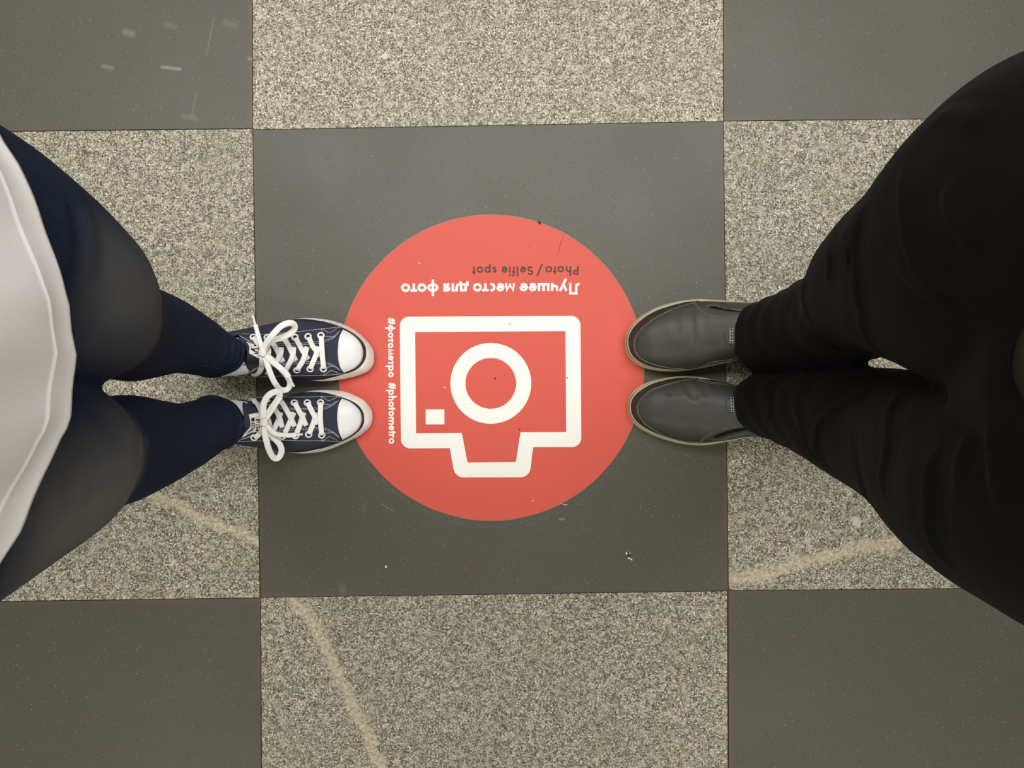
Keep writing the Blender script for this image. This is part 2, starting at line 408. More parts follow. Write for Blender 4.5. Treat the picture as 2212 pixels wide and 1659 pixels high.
def arc(cx, cy, rx, ry, a0, a1, n=20):
    return [(cx+rx*math.cos(math.radians(a0+(a1-a0)*i/n)), cy+ry*math.sin(math.radians(a0+(a1-a0)*i/n))) for i in range(n+1)]
def glyph(ch, w, X, s, cap=None, asc=None, desc=None):
    h = s/2; cap = cap or X*1.45; asc = asc or X*1.6; desc = desc or X*0.42
    E = lambda a0, a1, Y=X: arc(w/2, Y/2, w/2-h, Y/2-h+0.02*Y, a0, a1, 28)
    def ess(H):
        r = (H-s)/4
        return arc(w/2, H-h-r, w/2-h, r, 25, 255, 14)[:-1]+arc(w/2, h+r, w/2-h, r, 85, -155, 14)
    G = {
     'о': lambda: [E(0, 360)], 'o': lambda: [E(0, 360)], 'с': lambda: [E(48, 312)],
     'т': lambda: [[(0, X-h), (w, X-h)], [(w/2, X-s*.5), (w/2, 0)]],
     'Л': lambda: [[(w-h, 0), (w-h, cap-h), (w*.32, cap-h), (w*.32, cap*.34), (w*.26, cap*.16), (w*.12, h), (0, h)]],
     'л': lambda: [[(w-h, 0), (w-h, X-h), (w*.34, X-h), (w*.34, X*.42), (w*.26, X*.22), (w*.12, h), (0, h)]],
     'у': lambda: [[(h*1.1, X), (w*.53, X*.12)], [(w-h*1.1, X), (w*.22, -desc)]],
     'ч': lambda: [[(w-h, X), (w-h, 0)], [(h, X), (h, X*.66), (w*.24, X*.42), (w*.5, X*.36), (w-h, X*.38)]],
     'ш': lambda: [[(h, X), (h, h), (w-h, h), (w-h, X)], [(w/2, h), (w/2, X)]],
     'е': lambda: [[(s*.7, X*.46), (w-h, X*.46)], E(-4, 318)], 'e': lambda: [[(s*.7, X*.46), (w-h, X*.46)], E(-4, 318)],
     'м': lambda: [[(h, 0), (w*.2, X-h*.7), (w/2, h), (w*.8, X-h*.7), (w-h, 0)]],
     'д': lambda: [[(w*.80, h), (w*.80, X-h), (w*.34, X-h), (w*.33, X*.5), (w*.2, h)], [(0, h), (w, h)], [(h, h), (h, -X*.26)], [(w-h, h), (w-h, -X*.26)]],
     'я': lambda: [[(w-h, 0), (w-h, X)], [(w-h, X-h), (w*.42, X-h)]+arc(w*.42, X*.66, w*.42-h, X*.34-h, 90, 270, 10)[1:]+[(w-h, X*.32+h)], [(w*.56, X*.34), (h*1.1, 0)]],
     'ф': lambda: [E(0, 360), [(w/2, -desc), (w/2, asc)]],
     'P': lambda: [[(h, 0), (h, cap)], [(h, cap-h), (w*.45, cap-h)]+arc(w*.45, cap*.71, w*.55-h, cap*.29-h, 90, -90, 12)[1:]+[(h, cap*.42+h)]],
     'h': lambda: [[(h, 0), (h, asc)], [(h, X*.5)]+arc(w/2, X*.58, w/2-h, X*.42-h, 180, 0, 12)+[(w-h, 0)]],
     't': lambda: [[(w*.5, 0), (w*.5, X*1.3)], [(0, X-h*.8), (w, X-h*.8)]],
     '/': lambda: [[(h*.5, -desc), (w-h*.5, asc)]],
     'S': lambda: [ess(cap)], 's': lambda: [ess(X)],
     'l': lambda: [[(w/2, 0), (w/2, asc)]],
     'f': lambda: [[(w*.42, 0), (w*.42, asc*.80), (w*.55, asc-h), (w, asc-h)], [(0, X-h*.8), (w*.95, X-h*.8)]],
     'i': lambda: [[(w/2, 0), (w/2, X)], [(w/2, cap-s*.7), (w/2, cap+s*.5)]],
     'p': lambda: [E(0, 360), [(h, -desc), (h, X)]], 'р': lambda: [E(0, 360), [(h, -desc), (h, X)]],
     'r': lambda: [[(h, 0), (h, X)], [(h, X*.55), (w*.45, X*.88), (w, X-h)]],
     'm': lambda: [[(h, 0), (h, X)], [(h, X*.5)]+arc(w*.27, X*.62, w*.25-h*.5, X*.38-h, 180, 0, 8)+[(w/2, 0)], [(w/2, X*.5)]+arc(w*.74, X*.62, w*.25-h*.5, X*.38-h, 180, 0, 8)+[(w-h, 0)]],
     '#': lambda: [[(w*.22, 0), (w*.42, cap)], [(w*.62, 0), (w*.82, cap)], [(0, cap*.33), (w*.96, cap*.33)], [(w*.06, cap*.67), (w, cap*.67)]],
     'C': lambda: [arc(w/2, X/2, w/2-h, X/2-h, 45, 315, 14)], 'O': lambda: [arc(w/2, X/2, w/2-h, X/2-h, 0, 360, 16)],
     'N': lambda: [[(h, 0), (h, X*.95), (w-h, X*.05), (w-h, X)]], 'V': lambda: [[(h, X), (w/2, h*.5), (w-h, X)]],
     'E': lambda: [[(w, X-h), (h, X-h), (h, h), (w, h)], [(h, X/2), (w*.85, X/2)]],
     'R': lambda: [[(h, 0), (h, X)], [(h, X-h), (w-h, X-h*1.5), (w-h, X*.58), (h, X*.5)], [(w*.45, X*.5), (w-h*.6, 0)]],
     'T': lambda: [[(0, X-h), (w, X-h)], [(w/2, X), (w/2, 0)]], 'A': lambda: [[(h*.6, 0), (w/2, X-h*.5), (w-h*.6, 0)], [(w*.25, X*.3), (w*.75, X*.3)]],
     'L': lambda: [[(h, X), (h, h), (w, h)]],
    }
    if ch == 'S' and cap == -1: cap = X
    return G[ch]()
def stroke_quads(pl, s):
    pts = [Vector(p) for p in pl]; n = len(pts); L = []; R = []
    closed = (pts[0]-pts[-1]).length < 1e-4
    for i in range(n):
        if closed: a = pts[i-1] if i > 0 else pts[-2]; b = pts[(i+1)] if i < n-1 else pts[1]
        else: a = pts[max(i-1, 0)]; b = pts[min(i+1, n-1)]
        d1 = (pts[i]-a); d2 = (b-pts[i])
        if d1.length < 1e-9: d1 = d2
        if d2.length < 1e-9: d2 = d1
        d1 = d1.normalized(); d2 = d2.normalized(); t = (d1+d2)
        t = t.normalized() if t.length > 1e-6 else d1
        nn = Vector((-t.y, t.x)); m = 1/max(0.68, nn.dot(Vector((-d1.y, d1.x))))
        L.append(pts[i]+nn*s/2*m); R.append(pts[i]-nn*s/2*m)
    return L, R
def lettering(name, items, mapf, mat, parent, label=None, z0=0.0):
    """items: (char, start, width, glyph kwargs); mapf(u, v, lift) -> world point"""
    V = []; Fc = []; k = 0
    for ch, st, w, kw in items:
        for pl in glyph(ch, w, **kw):
            L, R = stroke_quads(pl, kw['s']); k += 1
            lift = (k % 4)*0.00003
            b = len(V)
            for l, r in zip(L, R):
                V.append(mapf(st+l.x, l.y, lift)); V.append(mapf(st+r.x, r.y, lift))
            for i in range(len(L)-1): Fc.append((b+2*i, b+2*i+1, b+2*i+3, b+2*i+2))
    o = mesh_obj(name, V, Fc, mat, parent, smooth=False)
    if label: o['label'] = label
    return o
kw = dict(X=17.6, s=5.3, cap=25.4, asc=27, desc=8.8)
t1 = [('Л', 1252, 1229), ('у', 1226.7, 1206.8), ('ч', 1205.8, 1190), ('ш', 1186.9, 1161.7), ('е', 1159.4, 1141.8), ('е', 1140.2, 1122), ('м', 1112.8, 1090.4), ('е', 1089.8, 1071.8), ('с', 1070, 1056.2), ('т', 1055.5, 1041.6), ('о', 1041, 1021.8), ('д', 1012.6, 992.2), ('л', 992.4, 975.6), ('я', 972.8, 958), ('ф', 947.2, 923.2), ('о', 921.4, 902), ('т', 901.4, 886.6), ('о', 886.2, 866.5)]
base1 = lambda px: 612.9-(px-866)*0.0050
lettering('lettering', [(c, 1252-a, a-b, kw) for c, a, b in t1], lambda u, v, l: P(1252-u, base1(1252-u)+v, 0)+Vector((0, 0, ZP+l)), M_white, stk, 'white Russian words Лучшее место для фото')
kw = dict(X=13.0, s=3.25, cap=18.6, asc=21.5, desc=5.2)
t2 = [('P', 1249.6, 1237), ('h', 1233.6, 1222.4), ('o', 1218.2, 1204), ('t', 1202.4, 1194.6), ('o', 1192.6, 1178.2), ('/', 1172, 1159), ('S', 1151.6, 1139), ('e', 1136.2, 1123), ('l', 1119.8, 1116.4), ('f', 1113.4, 1105.6), ('i', 1102.9, 1099.8), ('e', 1096.2, 1083.2), ('s', 1073, 1063.8), ('p', 1060, 1046.8), ('o', 1044, 1029.6), ('t', 1027.4, 1020.2)]
base2 = lambda px: 576.2-(px-1025)*0.0058
lettering('lettering', [(c, 1250-a, a-b, kw) for c, a, b in t2], lambda u, v, l: P(1250-u, base2(1250-u)+v, 0)+Vector((0, 0, ZP+l)), M_brown, stk, 'brown words Photo / Selfie spot')
kw = dict(X=11.2, s=3.4, cap=16, asc=16.3, desc=5.6); kl = dict(kw, asc=18)
t3 = [('#', 686.8, 701, kw), ('ф', 701.7, 716.6, kw), ('о', 718, 730, kw), ('т', 730.8, 739.7, kw), ('о', 740.4, 752.2, kw), ('м', 753.7, 767, kw), ('е', 767.9, 779, kw), ('т', 779.5, 788, kw), ('р', 789.4, 801.2, kw), ('о', 803, 815, kw),
      ('#', 826.8, 840.6, kw), ('p', 841.9, 853.5, kw), ('h', 855.2, 865.4, kl), ('o', 867.2, 879.4, kw), ('t', 879.4, 886.5, kw), ('o', 887.2, 899.4, kw), ('m', 900.8, 917.4, kw), ('e', 918.8, 930, kw), ('t', 930.3, 937.2, kw), ('r', 938, 945.8, kw), ('o', 946.5, 958.7, kw)]
basex = lambda py: 837.9+(py-690)*0.0085
def m3(u, v, l): return P(basex(u)+v, u, 0)+Vector((0, 0, ZP+l))
lettering('lettering', [(c, a, b-a, k) for c, a, b, k in t3[:10]], m3, M_white, stk, 'white hashtag #фотометро')
lettering('lettering', [(c, a, b-a, k) for c, a, b, k in t3[10:]], m3, M_white, stk, 'white hashtag #photometro')
# printed-on wear: a faint darker scratch through the vinyl
flat('scratch', [[(1216.2, 506), (1217.4, 506.5), (1210.5, 532), (1204, 556), (1202.6, 556), (1208.5, 531)]], ZP, simple('scratched_vinyl', srgb(196, 52, 46), 0.6), stk)['label'] = 'faint dark red scratch'

# ------------------------------------------------------------------ litter on the floor
def chip(name, poly, z, th, mat, label, cat, jag=0.0):
    lp = [P(x, y, 0) for x, y in poly]; n = len(lp); c = sum(lp, Vector())/n
    V = []; Fc = []
    for zz, sc in ((z, 1.0), (z+th*.7, .96), (z+th, .6)):
        for k, p in enumerate(lp):
            q = c+(p-c)*sc; V.append((q.x, q.y, zz+(random.random()*jag if sc < .99 else 0)))
    for r in range(2):
        for i in range(n): Fc.append((r*n+i, r*n+(i+1) % n, r*n+n+(i+1) % n, r*n+n+i))
    Fc.append(tuple(range(2*n, 3*n))); Fc.append(tuple(range(n-1, -1, -1)))
    o = mesh_obj(name, V, Fc, mat, None, smooth=False); fix_normals(o)
    return tag(o, label, cat)
M_paper = simple('white_paper', srgb(240, 238, 226), 0.7)
M_straw = simple('straw', srgb(214, 198, 160), 0.6)
M_crumb = simple('pale_crumb', srgb(220, 206, 170), 0.8)
M_blk = simple('black_grit', srgb(40, 36, 28), 0.8)
sc = bpy.data.objects.new('paper_scrap', None); COL.objects.link(sc); sc.location = P(1358, 1200)
tag(sc, 'tiny torn scrap with white flakes on the dark tile below the red sticker', 'litter')
def zc(X, Y): return (1300+X/18.43, 1150+Y/18.43)
for poly in ([(985, 745), (1025, 830), (975, 885), (940, 860)], [(1080, 800), (1125, 790), (1140, 860), (1100, 850)], [(1060, 965), (1130, 1000), (1100, 1060), (1045, 1060)], [(1125, 1070), (1165, 1025), (1200, 1040), (1220, 1120), (1180, 1110)]):
    o = chip('flake', [zc(*p) for p in poly], 0.0002, 0.0012, M_paper, None, None, .0006); o.parent = sc; o.matrix_parent_inverse = Matrix.Translation(-sc.location)
o = chip('film', [zc(*p) for p in [(1010, 770), (1090, 800), (1150, 930), (1140, 1000), (1090, 1030), (1040, 960), (1050, 870)]], 0.0, 0.0005, M_blk, None, None)
o.parent = sc; o.matrix_parent_inverse = Matrix.Translation(-sc.location); o['label'] = 'dark film between the white flakes'
def tubepath(pts, r, n=6):
    V = []; Fc = []
    for i, p in enumerate(pts):
        t = (pts[min(i+1, len(pts)-1)]-pts[max(i-1, 0)]).normalized()
        u = t.cross(Vector((0, 0, 1))); u = u.normalized() if u.length > 1e-4 else Vector((1, 0, 0)); v = u.cross(t)
        rr = r if not callable(r) else r(i/(len(pts)-1))
        for k in range(n):
            a = 2*math.pi*k/n; V.append(p+u*math.cos(a)*rr+v*math.sin(a)*rr)
    for i in range(len(pts)-1):
        for k in range(n): Fc.append((i*n+k, i*n+(k+1) % n, (i+1)*n+(k+1) % n, (i+1)*n+k))
    Fc.append(tuple(range(n-1, -1, -1))); Fc.append(tuple(range((len(pts)-1)*n, len(pts)*n)))
    return V, Fc
V, Fc = tubepath(curve([P(1208.5, 1088, .0014), P(1214, 1088.5, .0016), P(1219, 1090, .0012), (P(1226, 1090, .0008))], 10), 0.0006)
tag(mesh_obj('straw_bit', V, Fc, M_straw), 'short pale straw bit lying across the lower edge of the red sticker', 'litter')
def blob(cx, cy, r, n=6): return [(cx+r*(.75+.5*random.random())*math.cos(2*math.pi*i/n), cy+r*(.75+.5*random.random())*math.sin(2*math.pi*i/n)) for i in range(n)]
chip('grit_flake', [(1161, 480), (1164.8, 477.8), (1169, 482.4), (1166.4, 486)], 0.0007, 0.0006, M_blk, 'black grit flake on the upper rim of the red sticker', 'litter')
for (x, y, r, z, m, l) in [(834, 1224.5, 3.0, 0, M_crumb, 'pale crumb on the dark tile below the left of the red sticker'),
    (1150.8, 1081.5, 1.7, .0007, M_crumb, 'pale crumb near the lower edge on the red vinyl'),
    (961, 837, 2.0, .0007, M_crumb, 'yellowish crumb on the red just outside the lens ring'),
    (1069.5, 817.5, 2.0, .0007, M_blk, 'black speck inside the white lens ring'),
    (1101.5, 700.5, 1.5, .0009, M_blk, 'black speck on the upper bar of the white camera outline'),
    (1122.5, 927.8, 1.5, .0007, M_blk, 'black speck beside the camera outline\'s narrow bump'),
    (1225, 816, 1.7, .0009, M_blk, 'black speck on the right bar of the white camera outline')]:
    chip('crumb', blob(x, y, r), z, 0.0008, m, l, 'litter')
V, Fc = tubepath([P(901, 567.6, .0014), P(905, 568.8, .0014), P(909.5, 569.4, .0012)], 0.0007)
tag(mesh_obj('straw_bit', V, Fc, M_straw), 'tiny pale splinter on the red above the Russian words', 'litter')

# ------------------------------------------------------------------ people: shared tools
def bvh_of(o):
    deps = bpy.context.evaluated_depsgraph_get(); deps.update()
    return BVHTree.FromObject(o, deps)
def loop_side(pts, n): return curve(pts, n, 6)
CAMV = Vector((0, 0, CAMZ))
class Surf:
    """places things seen at a photograph position on a modelled surface"""
    def __init__(s, bvh): s.b = bvh
    def hit(s, px, py, zhint=0.032):
        tgt = P(px, py, 0); d = (tgt-CAMV).normalized()
        loc, nor, _, _ = s.b.ray_cast(CAMV, d)
        if loc is None or loc.z < 0.005:
            q = P(px, py, zhint); loc, nor, _, _ = s.b.find_nearest(q)
        if nor.z < 0: nor = -nor
        return loc.copy(), nor.copy()
    def patch(s, A, B, nu, nv, off, name, mat, parent, label=None, zmap=None):
        A = curve([Vector((*zmap(*p), 0)) for p in A], nu); B = curve([Vector((*zmap(*p), 0)) for p in B], nu)
        G = []
        for j in range(nv):
            for i in range(nu):
                q = A[i].lerp(B[i], j/(nv-1)); G.append(s.hit(q.x, q.y))
        top = [l+n*off for l, n in G]; bot = [l-n*0.0012 for l, n in G]
        N = nu*nv; Fc = []
        for j in range(nv-1):
            for i in range(nu-1): Fc.append((j*nu+i, j*nu+i+1, (j+1)*nu+i+1, (j+1)*nu+i))
        rim = [i for i in range(nu)]+[j*nu+nu-1 for j in range(1, nv)]+[(nv-1)*nu+i for i in range(nu-2, -1, -1)]+[j*nu for j in range(nv-2, 0, -1)]
        V = top+[bot[k] for k in rim]; m = len(rim)
        for k in range(m): Fc.append((rim[k], rim[(k+1) % m], N+(k+1) % m, N+k))
        o = mesh_obj(name, V, Fc, mat, parent); fix_normals(o)
        if label: o['label'] = label
        return A, B
    def stitch(s, paths, parent, mat, off=0.0016, L=0.0017, gap=0.0008, w=0.0007, name='stitching', label=None):
        V = []; Fc = []
        for path in paths:
            pts = [s.hit(p[0], p[1]) for p in path]
            pl = [l+n*off for l, n in pts]
            tot = sum((b-a).length for a, b in zip(pl, pl[1:]))
            n = max(2, int(tot/(L+gap))); rs = resample(pl, n*4+1)
            for k in range(n):
                a = rs[k*4]; b = rs[k*4]+(rs[min(k*4+4, len(rs)-1)]-rs[k*4])*(L/(L+gap))
                t = (b-a)
                if t.length < 1e-6: continue
                t.normalize(); nn = pts[min(len(pts)-1, int(k/n*len(pts)))][1]; u = t.cross(nn).normalized()*w/2; up = nn*0.0005
                o0 = len(V); V += [a-u, a+u, b+u, b-u, a-u*.6+up, a+u*.6+up, b+u*.6+up, b-u*.6+up]
                Fc += [(o0+4, o0+5, o0+6, o0+7), (o0, o0+1, o0+5, o0+4), (o0+1, o0+2, o0+6, o0+5), (o0+2, o0+3, o0+7, o0+6), (o0+3, o0, o0+4, o0+7)]
        o = mesh_obj(name, V, Fc, mat, parent, smooth=False); o['kind'] = 'stuff'
        if label: o['label'] = label
        return o

def tongue_grid(d, zm, S):
    # padded tongue that rises out of the throat towards the shin
    nu, nv = 22, 17; G = []
    tip = P(*zm(*d['tg'][0][0]))
    for i in range(nu):
        t = i/(nu-1)
        a = Vector((*zm(*d['tg'][0][0]), 0)).lerp(Vector((*zm(*d['tg'][0][1]), 0)), t); b = Vector((*zm(*d['tg'][1][0]), 0)).lerp(Vector((*zm(*d['tg'][1][1]), 0)), t)
        z0, z1 = d['tz']
        for j in range(nv):
            v = j/(nv-1); q = a.lerp(b, v); q.x += 6*math.sin(math.pi*v)*t
            z = z0+(z1-z0)*t**1.15-(.016+.010*t)*abs(2*v-1)**2.4
            G.append(P(q.x, q.y, z))
    F_ = [(i*nv+j, i*nv+j+1, (i+1)*nv+j+1, (i+1)*nv+j) for i in range(nu-1) for j in range(nv-1)]
    return G, F_
def shoe_body(d, zm, mat_sole, mat_upper, name, parent, zs, Hf, s_open, label, z_out=0.012):
    """sole and upper from the outline of the sole (outer) and of its top edge (inner)"""
    N = 70
    def side(front, back, z): return loop_side([P(*zm(*p), z) for p in front]+[Vector((x, y, z)) for x, y in back], N)
    oT = side(d['oT'], d['hT'], z_out); oB = side(d['oB'], d['hB'], z_out)
    hc = Vector((*d['hT'][-1], 0))
    ins = lambda q: (q[0]+(d['mid'][0]-q[0])*0.03, q[1]+(d['mid'][1]-q[1])*0.03)
    iT = side(d['iT'], [ins(q) for q in d['hT']], zs); iB = side(d['iB'], [ins(q) for q in d['hB']], zs)
    loopo = oT+oB[-2:0:-1]; loopi = iT+iB[-2:0:-1]; n = len(loopo)
    c = sum(loopo, Vector())/n
    V = []
    def shrink(lp, k, z): return [Vector((p.x+(c.x-p.x)*k, p.y+(c.y-p.y)*k, z)) for p in lp]
    def between(t, z): return [Vector((a.x+(b.x-a.x)*t, a.y+(b.y-a.y)*t, z)) for a, b in zip(loopo, loopi)]
    rings = [shrink(loopo, .03, 0.0002), shrink(loopo, .004, 0.003), between(0, z_out), between(.12, z_out+.25*(zs-z_out)), between(.3, z_out+.52*(zs-z_out)), between(.55, z_out+.78*(zs-z_out)), between(.85, zs-.0008), between(1.0, zs), shrink([Vector((p.x, p.y, zs)) for p in loopi], .05, zs-.001)]
    for r in rings: V += r
    Fc = []
    for r in range(len(rings)-1):
        for i in range(n): Fc.append((r*n+i, r*n+(i+1) % n, (r+1)*n+(i+1) % n, (r+1)*n+i))
    Fc.append(tuple(range(n-1, -1, -1))); Fc.append(tuple(range((len(rings)-1)*n, len(rings)*n)))
    # upper
    K = 36; U = []; UF = []
    tipx = iT[0]
    prof = []
    for i in range(N):
        a = iT[i]; b = iB[i]; m = (a+b)/2; s = abs(m.x-tipx.x)
        hh = Hf(s); zb = zs-.002
        if i == 0: hh = 0.0005
        for j in range(K+1):
            ph = math.pi*j/K; cl = math.cos(ph); e = .82 if s < .1 else .74
            lat = math.copysign(abs(cl)**e, cl); zz = abs(math.sin(ph))**.85
            q = m+(a-m)*lat*(0.985)
            U.append(Vector((q.x, q.y, zb+hh*zz)))
    for (ax, ay, bx, by, dep, sg) in d.get('cr', []):
        a_ = P(*zm(ax, ay), .065).to_2d(); b_ = P(*zm(bx, by), .065).to_2d(); ab = b_-a_
        for v in U:
            t = min(1, max(0, (v.to_2d()-a_).dot(ab)/ab.length_squared)); x = (v.to_2d()-a_-ab*t).length/sg
            if x < 3: v.z += dep*(-math.exp(-x*x)+.5*math.exp(-((x-1.7)/.7)**2))*min(1, (v.z-zs)/.02)
    for i in range(N-1):
        sm = abs(((iT[i]+iB[i])/2).x-tipx.x)
        for j in range(K):
            ph = math.pi*(j+.5)/K
            if sm > s_open and abs(math.cos(ph)) < .54 and sm < abs(d['hT'][-1][0]-tipx.x)-.022: continue
            k = K+1; UF.append((i*k+j, i*k+j+1, (i+1)*k+j+1, (i+1)*k+j))
    up = mesh_obj(name, U, UF, mat_upper, parent); fix_normals(up); up['label'] = label
    if sum(p.normal.z for p in up.data.polygons) < 0: up.data.flip_normals()
    md = up.modifiers.new('thick', 'SOLIDIFY'); md.thickness = 0.0022; md.offset = -1
    sole = mesh_obj('sole', V, Fc, mat_sole, up); fix_normals(sole)
    if 'tg' in d:
        G, GF = tongue_grid(d, zm, None)
        tg = mesh_obj('tongue', G, GF, mat_upper, up)
        if sum(p.normal.z for p in tg.data.polygons) < 0: tg.data.flip_normals()
        mt = tg.modifiers.new('thick', 'SOLIDIFY'); mt.thickness = .004; mt.offset = -1
        b = len(U); U = U+G; UF = UF+[tuple(b+i for i in f) for f in GF]
    bv = BVHTree.FromPolygons([tuple(v) for v in U], UF)
    return up, sole, Surf(bv), loopi, n
def hfun(tab):
    xs = [a for a, b in tab]; ys = [b for a, b in tab]
    return lambda s: float(np.interp(s, xs, ys))
def smooth_h(tab):
    xs = np.array([a for a, b in tab]); ys = np.array([b for a, b in tab]); X = np.linspace(0, xs[-1], 400)
    Y = np.interp(X, xs, ys); ker = np.ones(15)/15; Yp = np.pad(Y, 7, mode='edge'); Ys = np.convolve(Yp, ker, 'valid')
    Ys[:8] = Y[:8]
    return lambda s: float(np.interp(s, X, Ys))

def ribbon(pts, nors, w, th, V, Fc, taper=None):
    n = len(pts); c0 = len(V); M = 10
    for i in range(n):
        t = (pts[min(i+1, n-1)]-pts[max(i-1, 0)]).normalized()
        nn = (nors[i]-t*nors[i].dot(t)); nn = nn.normalized() if nn.length > 1e-5 else Vector((0, 0, 1)); u = t.cross(nn)
        ww = w*(taper(i/(n-1)) if taper else 1)
        for k in range(M):
            a = 2*math.pi*k/M; ca, sa = math.cos(a), math.sin(a)
            V.append(pts[i]+u*math.copysign(abs(ca)**.6, ca)*ww/2+nn*math.copysign(abs(sa)**.8, sa)*th/2)
    for i in range(n-1):
        for k in range(M): Fc.append((c0+i*M+k, c0+i*M+(k+1) % M, c0+(i+1)*M+(k+1) % M, c0+(i+1)*M+k))
    Fc.append(tuple(c0+k for k in range(M-1, -1, -1))); Fc.append(tuple(c0+(n-1)*M+k for k in range(M)))

def sneaker(d, zm, parent, label):
    H = smooth_h([(0, 0), (.004, .007), (.012, .014), (.03, .020), (.05, .024), (.08, .034), (.12, .050), (.15, .062), (.18, .070), (.3, .068)])
    up, sole, S, li, n = shoe_body(d, zm, M_rubber, M_canvas, 'sneaker', parent, 0.031, H, 0.178, label)
    sole['label'] = 'worn white rubber sidewall and sole'
    # black pinstripe on top of the sidewall
    ring = [Vector((p.x, p.y, 0.0318)) for p in li]
    V = []; Fc = []; M = 6; m = len(ring)
    for i, p in enumerate(ring):
        t = (ring[(i+1) % m]-ring[i-1]).normalized(); u = t.cross(Vector((0, 0, 1)))
        for k in range(M):
            a = 2*math.pi*k/M; rr_ = .0017 if abs(p.x-ring[0].x) < .07 else .0010
            V.append(p+u*math.cos(a)*rr_+Vector((0, 0, math.sin(a)*rr_*.7)))
    for i in range(m):
        for k in range(M): Fc.append((i*M+k, i*M+(k+1) % M, ((i+1) % m)*M+(k+1) % M, ((i+1) % m)*M+k))
    mesh_obj('pinstripe', V, Fc, M_stripe, up)['label'] = 'black line around the sidewall'
    S.patch(d['capA'], d['capB'], 40, 12, .0014, 'toe_cap', M_toe, up, 'smooth white rubber toe cap', zm)
    st = []
    for A, B in d['stay']:
        a, b = S.patch(A, B, 48, 8, .0011, 'lace_panel', M_canvas, up, None, zm)
        L = lambda v, lo=0.0, hi=1.0: [a[i].lerp(b[i], v) for i in range(int(lo*47), int(hi*47)+1)]
        st += [L(.06), L(.93, .03), L(.82, .05)]
        k0 = a[1]; k1 = a[6].lerp(b[6], .45); k2 = a[9]
        st += [resample([k0, k1, k2], 8), resample([a[9].lerp(b[9], .06), a[9].lerp(b[9], .55), b[4]], 8)]
    S.stitch(st, up, M_thread, off=.0011, w=.0008)
    # eyelets
    for (x, y) in d['eye']:
        l, nn = S.hit(*zm(x, y)); rot = nn.to_track_quat('Z', 'Y').to_matrix()
        V = []; Fc = []; fm = []; R = 24
        prof = [(.0059, .0006), (.0056, .0020), (.0044, .0027), (.0030, .0022), (.0026, .0010), (.0003, .0008)]
        for r, z in prof:
            for k in range(R): V.append(l+rot@Vector((r*math.cos(2*math.pi*k/R), r*math.sin(2*math.pi*k/R), z)))
        for q in range(len(prof)-1):
            for k in range(R): Fc.append((q*R+k, q*R+(k+1) % R, (q+1)*R+(k+1) % R, (q+1)*R+k)); fm.append(1 if q >= 3 else 0)
        mesh_obj('eyelet', V, Fc, None, up, mats=[M_metal, M_hole], fmat=fm)
    # laces
    V = []; Fc = []
    for path in d['lace']:
        pts = [Vector((*zm(*p[:2]), 0)) for p in path]; hs = [p[2] for p in path]
        n_ = 16; cp = curve(pts, n_); hh = np.interp(np.linspace(0, 1, n_), np.linspace(0, 1, len(hs)), hs)
        hit = [S.hit(p.x, p.y) for p in cp]
        # average the normals so that the band lies flat
        av = sum((q[1] for q in hit), Vector()).normalized()
        ribbon([l+nn*float(h) for (l, nn), h in zip(hit, hh)], [(nn+av).normalized() for l, nn in hit], .0080, .0017, V, Fc)
    for path, w in d['bow']:
        pts = curve([P(*zm(x, y), z) for x, y, z in path], 36)
        ribbon(pts, [Vector((0.25, 0, 1)).normalized()]*36, w, .0020, V, Fc, lambda t: .62+.38*min(1, t*7) if t < .5 else 1)
    # knot: a small wrapped lump
    kx, ky, kz = d['knot']; c = P(*zm(kx, ky), kz)
    b0 = len(V)
    bm = bmesh.new(); bmesh.ops.create_icosphere(bm, subdivisions=3, radius=1)
    for v in bm.verts:
        q = v.co; w_ = 1+.13*math.sin(q.y*7+q.x*3); V.append(c+Vector((q.x*.0062*w_, q.y*.0058*w_, q.z*.0042*w_)))
    for f in bm.faces: Fc.append(tuple(b0+v.index for v in f.verts))
    bm.free()
    mesh_obj('lace', V, Fc, M_lace, up)['label'] = 'white flat shoelace tied in a bow'
    for path in d['aglet']:
        pts = [P(*zm(x, y), z) for x, y, z in path]
        V, Fc = tubepath(resample(pts, 8), .0017, 10)
        mesh_obj('aglet', V, Fc, M_metal, up)['label'] = 'white plastic lace tip'
    # tongue label
    S.patch(*d['label'], 22, 8, .0024, 'tongue_label', M_label, up, 'white label on the tongue', d['lm'])
    lm = d['lm']
    for items, f in d['words']:
        def mp(u, v, l, f=f):
            x, y = f(u, v); loc, nn = S.hit(*lm(x, y)); return loc+nn*(.0027+l)
        lettering('label_lettering', items, mp, M_ink, up, 'black letters on the tongue label')
    Vb = []; Fb = []
    for poly in d['ink']:
        loc = [S.hit(*lm(*p)) for p in poly]; b = len(Vb); Vb += [l+nn*.00265 for l, nn in loc]
        Fb += [tuple(b+i for i in t) for t in tessellate_polygon([[Vector((p[0], p[1], 0)) for p in poly]])]
    mesh_obj('label_band', Vb, Fb, M_ink, up, smooth=False)['label'] = 'black star and band on the label'
    if d.get('band_words'):
        for items, f in d['band_words']:
            def mp2(u, v, l, f=f):
                x, y = f(u, v); loc, nn = S.hit(*lm(x, y)); return loc+nn*(.0029+l)
            lettering('label_lettering', items, mp2, M_label, up, 'white letters on the black band')
    return up, S

